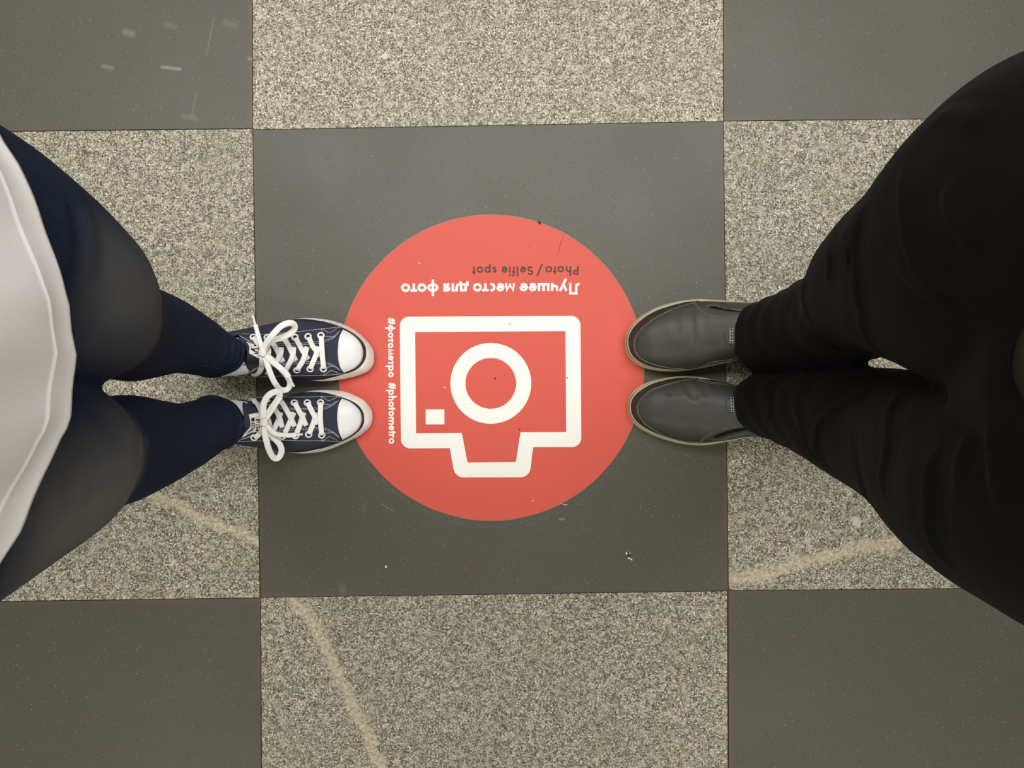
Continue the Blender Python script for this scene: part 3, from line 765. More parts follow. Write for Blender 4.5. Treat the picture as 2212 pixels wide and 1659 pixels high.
def along(path):
    pts = [Vector(p) for p in path]; L = [0]
    for a, b in zip(pts, pts[1:]): L.append(L[-1]+(b-a).length)
    def f(u, v):
        s = min(max(u, 0), L[-1]*0.9999); j = 0
        while L[j+1] < s: j += 1
        a, b = pts[j], pts[j+1]; t = (b-a).normalized(); q = a+t*(u-L[j] if u > L[j] else 0)
        nn = Vector((t.y, -t.x))   # letter tops point left of the reading direction in picture space
        return (q.x+nn.x*v, q.y+nn.y*v)
    return f, L[-1]
def star(cx, cy, r, rot=0):
    out = []
    for i in range(10):
        rr = r if i % 2 == 0 else r*.42; a = rot+math.pi*i/5; out.append((cx+rr*math.cos(a), cy+rr*math.sin(a)))
    return out
def words_up(text, x_base, y0, w, X, s, gap=.18):
    """text read upwards (bottom to top) with letter tops to the left"""
    items = []; u = 0
    for ch in text:
        items.append((ch, u, w, dict(X=X, s=s, cap=X))); u += w*(1+gap)
    return items, (lambda uu, vv: (x_base-vv, y0-uu))

Z1 = lambda X, Y: (480+X/6.144, 660+Y/6.144)
Z2 = lambda X, Y: (480+X/6.144, 800+Y/6.144)
Z3 = lambda X, Y: (1320+X/4.6075, 630+Y/4.6075)
Z4 = lambda X, Y: (X/3.687, 260+Y/3.687)
Z5 = lambda X, Y: (X/2.72, 700+Y/2.72)
Z6 = lambda X, Y: (1560+X/2.765, 100+Y/2.765)
Z7 = lambda X, Y: (1560+X/2.2117, 650+Y/2.2117)
LM1 = lambda X, Y: (520+X/27.65, 720+Y/27.65)
LM2 = lambda X, Y: (510+X/23.7, 880+Y/23.7)

# ------------------------------------------------------------------ cloth lofts
def hermite(zk, K, z):
    y = K; m = np.gradient(y, zk, axis=0)
    i = int(np.clip(np.searchsorted(zk, z)-1, 0, len(zk)-2)); h = zk[i+1]-zk[i]; t = (z-zk[i])/h
    return (2*t**3-3*t**2+1)*y[i]+(t**3-2*t**2+t)*h*m[i]+(-2*t**3+3*t**2)*y[i+1]+(t**3-t**2)*h*m[i+1]
def leg_loft(tab, z0, z1, sgn, V, Fc, drop, sq=0.0, NZ=70, NA=64):
    zk = np.array([t[0] for t in tab]); K = np.array([t[1:] for t in tab]); b = len(V)
    for r in range(NZ+1):
        z = z0+(z1-z0)*r/NZ; e = 1-sq*math.exp(-(z-z0)/.08); cx, cy, rx, ry = hermite(zk, K, max(z, zk[0]))
        for k in range(NA):
            a = 2*math.pi*k/NA; ca = math.cos(a)
            back = .5*(1+ca*sgn)   # 1 at the heel side
            zz = z-drop*back*math.exp(-(z-z0)/.03)
            V.append(Vector((cx+rx*math.copysign(abs(ca)**e, ca), cy+ry*math.copysign(abs(math.sin(a))**e, math.sin(a)), zz)))
    for r in range(NZ):
        for k in range(NA): Fc.append((b+r*NA+k, b+r*NA+(k+1) % NA, b+(r+1)*NA+(k+1) % NA, b+(r+1)*NA+k))
    # the hem turns in and up
    bb = len(V); c = sum((V[b+k] for k in range(NA)), Vector())/NA
    for k in range(NA): V.append(V[b+k]+(c-V[b+k])*.06+Vector((0, 0, .012)))
    for k in range(NA): Fc.append((b+k, bb+k, bb+(k+1) % NA, b+(k+1) % NA))
    Fc.append(tuple(bb+k for k in range(NA))); t0 = b+NZ*NA
    Fc.append(tuple(t0+k for k in range(NA)))
def trousers(legs, pelvis, z0, z1, sgn, mat, parent, label, drop=.035, voxel=.0042, name='trousers', sq=0.0):
    V = []; Fc = []
    for tab in legs: leg_loft(tab, z0, z1, sgn, V, Fc, drop, sq)
    NA = 64; b = len(V)
    for (z, cx, cy, rx, ry) in pelvis:
        for k in range(NA):
            a = 2*math.pi*k/NA; ca, sa = math.cos(a), math.sin(a)
            V.append(Vector((cx+rx*math.copysign(abs(ca)**.8, ca), cy+ry*math.copysign(abs(sa)**.9, sa), z)))
    R = len(pelvis)
    for r in range(R-1):
        for k in range(NA): Fc.append((b+r*NA+k, b+r*NA+(k+1) % NA, b+(r+1)*NA+(k+1) % NA, b+(r+1)*NA+k))
    Fc.append(tuple(b+k for k in range(NA))); Fc.append(tuple(b+(R-1)*NA+k for k in range(NA)))
    o = mesh_obj(name, V, Fc, mat, parent); fix_normals(o)
    md = o.modifiers.new('join', 'REMESH'); md.mode = 'VOXEL'; md.voxel_size = voxel; md.use_smooth_shade = True
    m2 = o.modifiers.new('sm', 'SMOOTH'); m2.iterations = 4; m2.factor = .5
    deps = bpy.context.evaluated_depsgraph_get(); deps.update()
    me = bpy.data.meshes.new_from_object(o.evaluated_get(deps)); o.modifiers.clear(); old = o.data; o.data = me
    bpy.data.meshes.remove(old)
    me.materials.clear(); me.materials.append(mat)
    me.polygons.foreach_set('use_smooth', [True]*len(me.polygons)); o['label'] = label
    return o
def folds(o, ridges, amp_noise=.0015, nscale=(7, 7, 4), extra=None):
    me = o.data; n = len(me.vertices)
    co = np.empty(n*3); me.vertices.foreach_get('co', co); co = co.reshape(-1, 3)
    no = np.empty(n*3); me.vertices.foreach_get('normal', no); no = no.reshape(-1, 3)
    S = Surf(BVHTree.FromPolygons([tuple(c) for c in co], [tuple(p.vertices) for p in me.polygons]))
    disp = np.zeros(n)
    for path, A, sg in ridges:
        pts = [S.hit(x, y, .4)[0] for x, y in [(p.x, p.y) for p in curve([Vector((*q, 0)) for q in path], 40)]]
        L = np.array([tuple(p) for p in pts]); m = len(L)
        lo = L.min(0)-4*sg; hi = L.max(0)+4*sg
        idx = np.where(((co > lo) & (co < hi)).all(1))[0]
        if not len(idx): continue
        D = np.linalg.norm(co[idx][:, None, :]-L[None], axis=2); j = D.argmin(1); dm = D.min(1)
        end = np.clip(np.minimum(j, m-1-j)/(m*.22), 0, 1)**.7
        # ridge with a shallow valley at both sides
        x = dm/sg
        disp[idx] += A*end*(np.exp(-x*x)-.45*np.exp(-((x-1.9)/.8)**2))
    for i in range(n):
        c = co[i]
        disp[i] += amp_noise*noise.noise(Vector((c[0]*nscale[0], c[1]*nscale[1], c[2]*nscale[2])))+amp_noise*.5*noise.noise(Vector((c[0]*30, c[1]*30, c[2]*18)))
    if extra is not None: disp += extra(co)
    co += no*disp[:, None]
    me.vertices.foreach_set('co', co.ravel()); me.update()
    return Surf(BVHTree.FromPolygons([tuple(c) for c in co], [tuple(p.vertices) for p in me.polygons]))

def tube(rings, mat, name, parent, NA=48, label=None, close=True):
    V = []; Fc = []
    for (z, cx, cy, rx, ry) in rings:
        for k in range(NA):
            a = 2*math.pi*k/NA; V.append((cx+rx*math.cos(a), cy+ry*math.sin(a), z))
    R = len(rings)
    for r in range(R-1):
        for k in range(NA): Fc.append((r*NA+k, r*NA+(k+1) % NA, (r+1)*NA+(k+1) % NA, (r+1)*NA+k))
    if close: Fc.append(tuple(range(NA-1, -1, -1))); Fc.append(tuple((R-1)*NA+k for k in range(NA)))
    o = mesh_obj(name, V, Fc, mat, parent); fix_normals(o)
    if label: o['label'] = label
    return o

def body(parent, legs, waist, top, ankz, foot_dx):
    """one continuous figure inside the clothes: feet, legs, hips, trunk, neck"""
    P_ = []; E_ = []; R_ = []
    def add(p, r, link=None):
        P_.append(p); R_.append(r)
        if link is not None: E_.append((link, len(P_)-1))
        return len(P_)-1
    pel = add((waist[0], 0.0, .86), .085)
    for tab, s in zip(legs, (1, -1)):
        zk = np.array([t[0] for t in tab]); K = np.array([t[1:] for t in tab])
        c = lambda z: hermite(zk, K, z)
        q = c(.74); hp = add((q[0], q[1], .76), .065, pel)
        q = c(.46); kn = add((q[0]+.0, q[1], .46), min(q[2], q[3])*.72, hp)
        q = c(.32); ca = add((q[0], q[1], .32), .038, kn)
        q = c(ankz); an = add((q[0], q[1], .10), .026, ca)
        add((q[0]-foot_dx*.045, q[1], .055), .024, an)
    sp = add((waist[0], 0, 1.05), .08, pel); ch = add((waist[0], 0, top-.22), .09, sp); sh = add((waist[0], 0, top-.07), .07, ch)
    for s in (1, -1): add((waist[0], s*.12, top-.08), .045, sh)
    me = bpy.data.meshes.new('body'); me.from_pydata(P_, E_, []); o = bpy.data.objects.new('body', me); COL.objects.link(o)
    me.materials.append(M_skin)
    o.parent = parent
    md = o.modifiers.new('skin', 'SKIN'); md.use_smooth_shade = True
    sv = me.skin_vertices[0].data
    for i, r in enumerate(R_): sv[i].radius = (r, r)
    sv[pel].use_root = True
    o.modifiers.new('sub', 'SUBSURF').levels = 1; o.modifiers['sub'].render_levels = 1
    return o

# ================================================================== woman at the left
woman = bpy.data.objects.new('person', None); COL.objects.link(woman)
tag(woman, 'person in white top, dark blue jeans and navy canvas sneakers standing at the sticker', 'person')
WL = [(.10, -.4532, .0446, .0543, .0328), (.20, -.4573, .0621, .0498, .0475), (.33, -.4549, .0637, .0562, .0615), (.45, -.4273, .0708, .0619, .0642), (.56, -.4009, .0765, .0821, .0803), (.68, -.4055, .0963, .0853, .0981), (.82, -.4167, .0962, .0958, .1005)]
WR = [(.10, -.4508, -.0598, .0491, .0406), (.20, -.4519, -.0736, .0495, .0477), (.33, -.4569, -.0758, .0533, .0636), (.45, -.4376, -.0747, .0523, .0613), (.56, -.4109, -.0688, .0743, .0742), (.68, -.4128, -.0838, .0838, .0818), (.82, -.4162, -.0955, .0969, .0987)]
body(woman, (WL, WR), (-.42,), 1.42, .12, -1)
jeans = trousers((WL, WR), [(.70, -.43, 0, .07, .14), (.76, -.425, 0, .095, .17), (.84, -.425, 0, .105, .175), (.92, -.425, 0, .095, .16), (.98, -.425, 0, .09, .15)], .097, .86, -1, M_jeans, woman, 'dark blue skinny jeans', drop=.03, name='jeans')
wr = [([Z5(*p) for p in q], A, s) for q, A, s in [
    ([(1385, 60), (1400, 130), (1395, 200), (1360, 250)], .0026, .004), ([(1350, 50), (1372, 130), (1360, 210), (1310, 260)], .0022, .004),
    ([(1310, 100), (1330, 160), (1300, 230)], .0018, .005), ([(1120, 200), (1200, 215), (1290, 250)], .0016, .006),
    ([(870, 560), (865, 680), (840, 820)], .0014, .005), ([(820, 600), (835, 700), (820, 800)], .0016, .006), ([(1380, 480), (1412, 560), (1410, 640), (1385, 690)], .0018, .004),
    ([(1320, 480), (1370, 580), (1350, 700)], .0010, .006), ([(330, 500), (360, 800), (340, 1100)], .0018, .012), ([(500, 700), (480, 900), (420, 1100)], .0014, .012), ([(650, 440), (760, 460), (870, 560)], .0012, .008)]]
wr += [([Z4(*p) for p in q], A, s) for q, A, s in [([(400, 480), (480, 650), (520, 850), (530, 1100), (500, 1300)], .0022, .010), ([(560, 480), (680, 760), (720, 1000), (690, 1300)], .0018, .010), ([(200, 300), (300, 420), (420, 560)], .0015, .010)]]
SW = folds(jeans, wr, .0016)
for hx, hy, hrx, hry, ph in ((-.4528, .0448, .0548, .0332, 0.0), (-.4504, -.0598, .0500, .0412, 2.0)):
    V = []; Fc = []; NA = 72
    prof = [(-.0016, .004), (-.0022, -.001), (-.0008, -.0034), (.0008, -.0026), (.0013, .0), (.0010, .008), (.0003, .0100), (-.002, .0105)]
    for o_, dz in prof:
        for k_ in range(NA):
            a_ = 2*math.pi*k_/NA; ca, sa = math.cos(a_), math.sin(a_)
            w_ = .0008*math.sin(3*a_+ph)+.0006*math.sin(7*a_+ph)
            V.append((hx+(hrx+o_+w_)*ca, hy+(hry+o_+w_)*sa, .1030+dz-.028*.5*(1-ca)))
    for r_ in range(len(prof)-1):
        for k_ in range(NA): Fc.append((r_*NA+k_, r_*NA+(k_+1) % NA, (r_+1)*NA+(k_+1) % NA, (r_+1)*NA+k_))
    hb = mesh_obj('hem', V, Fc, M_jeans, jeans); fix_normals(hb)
# inner-leg seam of the jeans and hem stitching
SW.stitch([[Z5(*p) for p in [(1100, 262), (1180, 240), (1240, 246), (1290, 262), (1340, 282)]]], jeans, simple('tan_thread', srgb(84, 74, 56), .8), off=.0004, L=.003, gap=.002, label='tan hem and seam stitching')
SW.stitch([curve([Vector((*Z2(*p), 0)) for p in [(110, 395), (190, 480), (235, 580), (235, 700), (215, 800)]], 20)], jeans, simple('olive_thread', srgb(78, 82, 60), .8), off=.0006, L=.003, gap=.002, w=.0007)

mid = {'L': (-.40, .048), 'R': (-.40, -.058)}
LS = dict(
 oT=[(2016, 690), (2008, 610), (1960, 515), (1850, 398), (1700, 290), (1500, 212), (1330, 178), (1120, 164), (930, 184)],
 hT=[(-.385, .095), (-.42, .0885), (-.45, .081), (-.470, .066), (-.477, .048)],
 oB=[(2016, 690), (2010, 760), (1978, 825), (1900, 890), (1740, 944), (1560, 982), (1340, 1004), (1130, 990)],
 hB=[(-.37, .010), (-.41, .011), (-.45, .017), (-.471, .031), (-.477, .048)],
 iT=[(1897, 640), (1890, 560), (1862, 498), (1795, 425), (1700, 357), (1560, 290), (1400, 238), (1200, 196), (960, 188)],
 iB=[(1897, 640), (1885, 705), (1850, 765), (1790, 828), (1700, 872), (1600, 900), (1450, 944), (1200, 986)], mid=mid['L'],
 capA=[(1600, 328), (1556, 420), (1540, 520), (1534, 620), (1545, 740), (1570, 820), (1612, 884)],
 capB=[(1600, 328), (1700, 378), (1788, 448), (1845, 530), (1866, 635), (1842, 735), (1775, 810), (1700, 850), (1612, 884)],
 stay=[([(1575, 298), (1500, 292), (1400, 300), (1200, 315), (950, 345), (600, 372), (400, 378), (205, 378)],
        [(1578, 318), (1500, 430), (1400, 485), (1250, 520), (1000, 538), (700, 542), (500, 545), (400, 520), (300, 455), (205, 392)]),
       ([(1604, 892), (1550, 906), (1400, 925), (1100, 935), (620, 938), (400, 955), (262, 962)],
        [(1592, 874), (1500, 792), (1380, 742), (1150, 728), (900, 742), (750, 762), (560, 802), (450, 812), (350, 880), (262, 950)])],
 eye=[(1310, 402), (1140, 415), (966, 424), (785, 432), (600, 430), (418, 424), (1343, 838), (1168, 838), (992, 852), (812, 868), (620, 893), (435, 912)],
 lace=[[(1312, 410, .003), (1325, 620, .004), (1343, 830, .003)],
       [(1290, 680, .0008), (1245, 600, .002), (1200, 540, .003), (1143, 425, .0035)], [(1165, 830, .0035), (1215, 720, .004), (1250, 630, .0042), (1275, 545, .001)],
       [(1140, 715, .0006), (1070, 610, .002), (1030, 540, .003), (968, 430, .0035)], [(992, 845, .0035), (1060, 740, .004), (1095, 650, .0042), (1125, 548, .001)],
       [(975, 735, .0006), (915, 610, .002), (870, 520, .003), (815, 430, .0035)], [(830, 860, .0035), (900, 740, .004), (935, 650, .0042), (950, 548, .001)],
       [(805, 750, .0006), (745, 630, .002), (700, 550, .003), (640, 470, .0035)], [(690, 790, .0030), (740, 700, .004), (775, 630, .0042), (785, 552, .001)],
       [(600, 550, .0010), (615, 610, .0015), (605, 700, .0012), (640, 780, .001)],
       [(420, 425, .003), (470, 500, .004), (505, 560, .006), (530, 620, .009)], [(437, 908, .003), (500, 850, .004), (525, 760, .006), (530, 650, .009)]],
 bow=[([(545, 620, .108), (570, 520, .114), (660, 400, .121), (780, 275, .122), (890, 232, .119), (955, 250, .113), (955, 320, .107), (860, 395, .106), (740, 440, .106), (640, 480, .107), (575, 540, .108), (545, 620, .107)], .0092),
      ([(545, 640, .108), (590, 760, .112), (640, 900, .113), (690, 1010, .108), (760, 1105, .099), (840, 1125, .092), (893, 1075, .090), (890, 990, .093), (830, 900, .098), (740, 800, .104), (650, 710, .107), (560, 650, .108)], .0085),
      ([(540, 620, .109), (515, 520, .113), (480, 400, .112), (455, 310, .108), (440, 255, .106)], .0064),
      ([(560, 650, .109), (660, 740, .114), (760, 820, .116), (840, 890, .113), (885, 955, .110)], .0085)],
 tg=[((640, 540), (295, 470)), ((640, 770), (295, 800))], tz=(.0985, .110),
 knot=(535, 628, .113), aglet=[[(442, 262, .106), (422, 190, .104), (404, 128, .102)], [(882, 950, .110), (920, 1015, .107), (955, 1075, .103)]],
 label=([(1150, 760), (1170, 1000), (1180, 1250), (1150, 1490)], [(340, 540), (470, 720), (515, 900), (490, 1100), (500, 1200)]), lm=LM1,
 words=[words_up('ALL', 1075, 1255, 95, 340, 44, .28)],
 ink=[star(845, 805, 105, math.radians(90)), [(500, 640), (545, 640), (655, 940), (640, 950), (830, 1060), (960, 1160), (950, 1190), (790, 1105), (610, 1040), (600, 900)]])
RS = dict(
 oT=[(1994, 620), (1985, 540), (1922, 440), (1830, 368), (1680, 300), (1500, 264), (1280, 262), (1110, 284)],
 hT=[(-.37, -.021), (-.41, -.0215), (-.45, -.029), (-.471, -.044), (-.477, -.060)],
 oB=[(1994, 620), (1985, 690), (1950, 762), (1850, 852), (1700, 932), (1500, 1022), (1300, 1083), (1060, 1104), (870, 1084)],
 hB=[(-.385, -.104), (-.42, -.0985), (-.45, -.092), (-.471, -.077), (-.477, -.060)],
 iT=[(1868, 630), (1860, 560), (1800, 475), (1700, 412), (1530, 352), (1350, 308), (1110, 296)],
 iB=[(1868, 630), (1865, 705), (1805, 795), (1690, 880), (1570, 938), (1400, 1000), (1200, 1052), (1060, 1076), (880, 1078)], mid=mid['R'],
 capA=[(1585, 384), (1548, 450), (1530, 540), (1526, 640), (1535, 740), (1555, 830), (1595, 912)],
 capB=[(1585, 384), (1690, 424), (1785, 495), (1838, 575), (1845, 680), (1790, 785), (1690, 862), (1595, 912)],
 stay=[([(1560, 370), (1490, 352), (1390, 345), (1200, 348), (950, 352), (600, 352), (400, 350), (240, 352)],
        [(1565, 388), (1500, 450), (1430, 500), (1350, 532), (1200, 536), (1000, 545), (800, 525), (700, 505), (560, 470), (400, 425), (320, 410), (240, 365)]),
       ([(1585, 930), (1520, 945), (1400, 940), (1100, 942), (800, 935), (500, 935), (190, 940)],
        [(1578, 910), (1490, 815), (1370, 752), (1240, 742), (1080, 752), (900, 762), (740, 780), (600, 810), (480, 830), (350, 870), (190, 930)])],
 eye=[(1305, 433), (1130, 433), (957, 435), (775, 428), (590, 415), (400, 390), (1320, 857), (1147, 847), (972, 865), (795, 875), (610, 885), (425, 887)],
 lace=[[(1305, 440, .0042), (1300, 640, .0048), (1318, 850, .0035)],
       [(1150, 840, .003), (1200, 720, .003), (1225, 640, .002), (1240, 560, .001)], [(1132, 440, .0035), (1200, 570, .004), (1240, 640, .0042), (1262, 720, .001)],
       [(985, 830, .003), (1030, 720, .003), (1055, 640, .002), (1085, 560, .001)], [(960, 440, .0035), (1025, 560, .004), (1070, 640, .0042), (1115, 735, .001)],
       [(830, 830, .003), (890, 700, .003), (915, 640, .002), (950, 560, .001)], [(785, 430, .0035), (860, 550, .004), (910, 640, .0042), (960, 745, .001)],
       [(675, 800, .003), (715, 720, .003), (750, 640, .002), (775, 560, .001)], [(650, 470, .0030), (720, 560, .004), (760, 640, .0042), (795, 760, .001)],
       [(575, 560, .001), (610, 660, .0015), (640, 770, .001)],
       [(405, 395, .003), (450, 470, .004), (500, 560, .006), (545, 660, .009)], [(428, 882, .003), (480, 850, .004), (510, 780, .006), (545, 710, .009)]],
 bow=[([(555, 680, .108), (545, 560, .112), (550, 450, .115), (590, 360, .117), (660, 300, .116), (735, 285, .112), (765, 315, .108), (740, 385, .107), (680, 470, .107), (620, 560, .107), (565, 670, .107)], .0092),
      ([(560, 700, .108), (560, 820, .112), (585, 930, .113), (620, 1050, .106), (670, 1145, .097), (720, 1175, .091), (770, 1130, .090), (788, 1050, .093), (755, 970, .098), (690, 900, .103), (620, 820, .106), (570, 720, .108)], .0090),
      ([(565, 700, .109), (640, 790, .113), (720, 845, .113), (850, 862, .110), (985, 858, .106)], .0070),
      ([(560, 680, .109), (640, 570, .112), (710, 460, .113), (750, 400, .113), (785, 355, .112)], .0058)],
 tg=[((640, 540), (275, 420)), ((640, 790), (230, 890))], tz=(.0985, .110),
 knot=(555, 693, .113), aglet=[[(980, 858, .106), (1030, 852, .105), (1070, 847, .104)]],
 label=([(1190, 300), (1250, 600), (1370, 800), (1370, 960), (1240, 1160), (960, 1230), (620, 1350), (330, 1515)], [(640, 385), (705, 600), (735, 800), (735, 920), (690, 1040), (560, 1180), (420, 1350), (320, 1490)]), lm=LM2,
 words=[words_up('STAR', 1215, 1000, 88, 215, 34, .22)],
 ink=[star(1070, 1095, 95, math.radians(90)), [(765, 580), (940, 550), (950, 700), (965, 850), (960, 960), (900, 1050), (780, 1140), (660, 1230), (470, 1345), (480, 1310), (640, 1140), (760, 1040), (795, 950), (800, 850), (790, 700)],
      [(760, 545), (1190, 490), (1190, 505), (762, 562)], [(1205, 560), (1220, 560), (1345, 820), (1345, 960), (1225, 1150), (1210, 1140), (1325, 950), (1325, 830)]])
_f, _L = along([(520, 1318), (680, 1195), (830, 1085), (905, 1010), (938, 930), (945, 850), (935, 760), (922, 665)])
_w = _L/8
RS['band_words'] = [([(c, i*_w+6, _w*.78, dict(X=105, s=19, cap=105)) for i, c in enumerate('CONVERSE')], _f)]
upL, SL = sneaker(LS, Z1, woman, 'navy canvas sneaker, upper one in the picture, laces spread wide')
upR, SR_ = sneaker(RS, Z2, woman, 'navy canvas sneaker, lower one in the picture')
for nm, cy, cyt, mk in (('sock', .0420, .0450, (285, 785)), ('sock', -.0540, -.0570, (285, 530))):
    sk = tube([(.035, -.41, cy, .050, .024), (.06, -.418, cy, .045, .027), (.078, -.428, cy, .038, .030), (.092, -.437, cy, .036, .0305), (.104, -.447, cyt, .034, .031), (.14, -.455, cyt*1.1, .032, .028), (.19, -.457, cyt*1.2, .032, .028)], M_sock, nm, woman, label='white cotton sock')
    zm = Z1 if cy > 0 else Z2
    SK = Surf(bvh_of(sk))
    V = []; Fc = []
    for a in star(mk[0], mk[1], 17, .3): 
        l, nn = SK.hit(*zm(*a)); V.append(l+nn*.0006)
    l, nn = SK.hit(*zm(*mk)); V.append(l+nn*.0009)
    for i in range(10): Fc.append((i, (i+1) % 10, 10))
    mesh_obj('knitted_motif', V, Fc, M_redknit, sk)['label'] = 'small red motif on the sock'

# blouse: rings from the hem upwards
hemf = [(0, 303), (30, 344), (60, 417), (90, 510), (119, 618), (136, 661), (147, 715), (156, 770), (149, 803), (147, 836), (140, 906), (110, 954), (88, 1012), (70, 1068), (37, 1145), (0, 1204)]
hz = .78
front = [P(x, y, hz) for x, y in hemf]
hem = catmull(front+[Vector((-.36, -.185, hz)), Vector((-.44, -.232, hz)), Vector((-.53, -.195, hz)), Vector((-.572, 0, hz)), Vector((-.53, .2, hz)), Vector((-.44, .238, hz)), Vector((-.36, .212, hz))], 8, closed=True)
hem = resample(hem+[hem[0]], 161)[:-1]
rows = []
def tgt(z):
    zs = [.78, .86, .95, 1.05, 1.18, 1.28, 1.36, 1.40, 1.43]
    rx = np.interp(z, zs, [.158, .155, .145, .13, .125, .115, .09, .06, .045]); ry = np.interp(z, zs, [.24, .235, .205, .17, .17, .18, .17, .09, .05])
    return -.425, float(rx), float(ry)
angs = [math.atan2(p.y/.2, (p.x+.425)/.15) for p in hem]
V = []; Fc = []; n = len(hem); zs = [.774, .7745, .777, .78, .787, .794, .7975, .7985, .7995, .802, .812, .825]+[.84+.02*i for i in range(30)]
for r, z in enumerate(zs):
    cx, rx, ry = tgt(z); t = min(1, max(0, (z-.78)/.35)); t = t*t*(3-2*t)
    for i, p in enumerate(hem):
        e = Vector((cx+rx*math.cos(angs[i]), ry*math.sin(angs[i]), z)); q = Vector((p.x, p.y, z)).lerp(e, t)
        out = Vector((q.x+.425, q.y, 0)).normalized()
        w = .004*math.sin(angs[i]*11+z*14+1.3*math.sin(angs[i]*3))*(1-math.exp(-max(0, z-.79)/.03))*math.exp(-max(0, z-.8)/.2)+.005*math.sin(angs[i]*5+z*9)*math.exp(-(z-.78)/.15)*(1-math.exp(-(z-.77)/.03))+.003*noise.noise(Vector((q.x*20, q.y*20, z*9)))
        th = 0.0
        if z < .7795: th = .0008
        if .797 < z < .7992: th = .0007
        if r == 0: th = -.002
        V.append(q+out*(w+th-.0006*math.sin(i*.9)))
for r in range(len(zs)-1):
    for i in range(n): Fc.append((r*n+i, r*n+(i+1) % n, (r+1)*n+(i+1) % n, (r+1)*n+i))
Fc.append(tuple((len(zs)-1)*n+i for i in range(n)))
sh = mesh_obj('blouse', V, Fc, M_shirt, woman); fix_normals(sh); sh['label'] = 'thin white top with a stitched hem'

# ================================================================== man at the right
man = bpy.data.objects.new('person', None); COL.objects.link(man)
tag(man, 'person in baggy black jeans and grey slip-on shoes facing the sneakers', 'person')
MR = [(.08, .3946, .0702, .0571, .0531), (.20, .4085, .0801, .0671, .0597), (.33, .4068, .0895, .0684, .0640), (.45, .3889, .1030, .0817, .0680), (.56, .3750, .1034, .0864, .0897), (.68, .3650, .1065, .0841, .1227), (.84, .395, .095, .10, .1195)]
ML = [(.08, .4097, -.0293, .0741, .0484), (.20, .4191, -.0392, .0719, .0586), (.33, .4177, -.0485, .0694, .0691), (.45, .4119, -.0610, .0667, .0755), (.56, .3965, -.0735, .0748, .0861), (.68, .3876, -.0774, .0874, .0925), (.84, .400, -.0803, .1, .1033)]
body(man, (MR, ML), (.41,), 1.50, .12, 1)
tr = trousers((MR, ML), [(.68, .40, .01, .08, .16), (.76, .40, .01, .10, .20), (.84, .41, .01, .103, .20), (.94, .41, .01, .10, .18), (1.0, .41, .01, .10, .19)], .079, .88, 1, M_black, man, 'baggy black jeans with frayed hems', drop=.05, name='jeans', sq=.3)
mr = [([Z6(*p) for p in q], A, s) for q, A, s in [
  ([(800, 980), (785, 1100), (760, 1230), (740, 1350)], .005, .008), ([(1080, 680), (1075, 800), (1085, 950), (1120, 1180), (1200, 1350), (1400, 1450), (1600, 1560)], .006, .010),
  ([(850, 930), (810, 1080), (795, 1250), (820, 1500), (850, 1659)], .005, .009), ([(510, 1370), (500, 1500), (520, 1600), (560, 1659)], .004, .007),
  ([(1380, 800), (1370, 950), (1450, 1100), (1560, 1200)], .005, .012), ([(440, 1430), (400, 1530), (380, 1600)], .003, .006), ([(1240, 450), (1400, 420), (1600, 460)], .005, .014),
  ([(1000, 1250), (1150, 1400), (1400, 1600)], .004, .010), ([(640, 1180), (660, 1300), (640, 1420)], .004, .008)]]
mr += [([Z7(*p) for p in q], A, s) for q, A, s in [
  ([(310, 460), (360, 560), (390, 680), (440, 750), (490, 800)], .004, .007), ([(700, 430), (560, 490), (470, 570), (445, 660), (460, 740), (520, 820)], .005, .008),
  ([(600, 640), (650, 780), (680, 900), (720, 970)], .005, .008), ([(850, 420), (800, 560), (795, 700), (770, 850), (780, 960)], .005, .010),
  ([(1050, 700), (990, 780), (985, 950), (1000, 1080), (1050, 1200), (1130, 1300)], .006, .010), ([(1260, 600), (1300, 760), (1320, 900), (1340, 1010)], .006, .012),
  ([(1300, 730), (1400, 870)], .004, .010), ([(400, 30), (380, 110), (440, 170), (600, 250)], .004, .007), ([(660, 60), (700, 180), (780, 260)], .004, .008),
  ([(170, 110), (300, 200), (420, 270)], .004, .007), ([(330, 440), (420, 400), (560, 380)], .003, .007), ([(1180, 620), (1130, 800), (1150, 950)], .004, .012), ([(200, 420), (230, 520), (200, 600)], .003, .006)]]
def creases(co):
    z = co[:, 2]; x = co[:, 0]; y = co[:, 1]
    w = np.exp(-((z-.18)/.14)**2)
    return .0009*w*np.sin(z*110+y*60+np.sin(x*40+y*25)*2.5)
mr = [(q, A*.42, sg*.45) for q, A, sg in mr]+[(q, A*.35, sg*1.1) for q, A, sg in mr]
SM = folds(tr, mr, .0035, (7, 7, 5), creases)
# frayed hems: short threads hanging from the lower edge of each leg
V = []; Fc = []
for cx, cy, rx, ry in ((.3946, .0702, .0571, .0531), (.4097, -.0293, .0741, .0484)):
    for k in range(230):
        a = 2*math.pi*k/230+random.random()*.02; ca = math.cos(a); back = .5*(1+ca)
        z = .0845-.05*back
        p = Vector((cx+rx*ca*.985, cy+ry*math.sin(a)*.985, z+.004)); out = Vector((ca, math.sin(a), 0))
        L = .006+.006*random.random()
        q = p+out*.0018+Vector((0, 0, -L*.5)); r = q+out*(.001+.002*random.random())+Vector((0, (random.random()-.5)*.003, -L*.3))
        v, f = tubepath([p, q, r], .00045, 4); b = len(V); V += v; Fc += [tuple(b+i for i in g) for g in f]
fr = mesh_obj('frayed_threads', V, Fc, M_hemd, tr); fr['kind'] = 'stuff'; fr['label'] = 'short frayed threads along the hems'

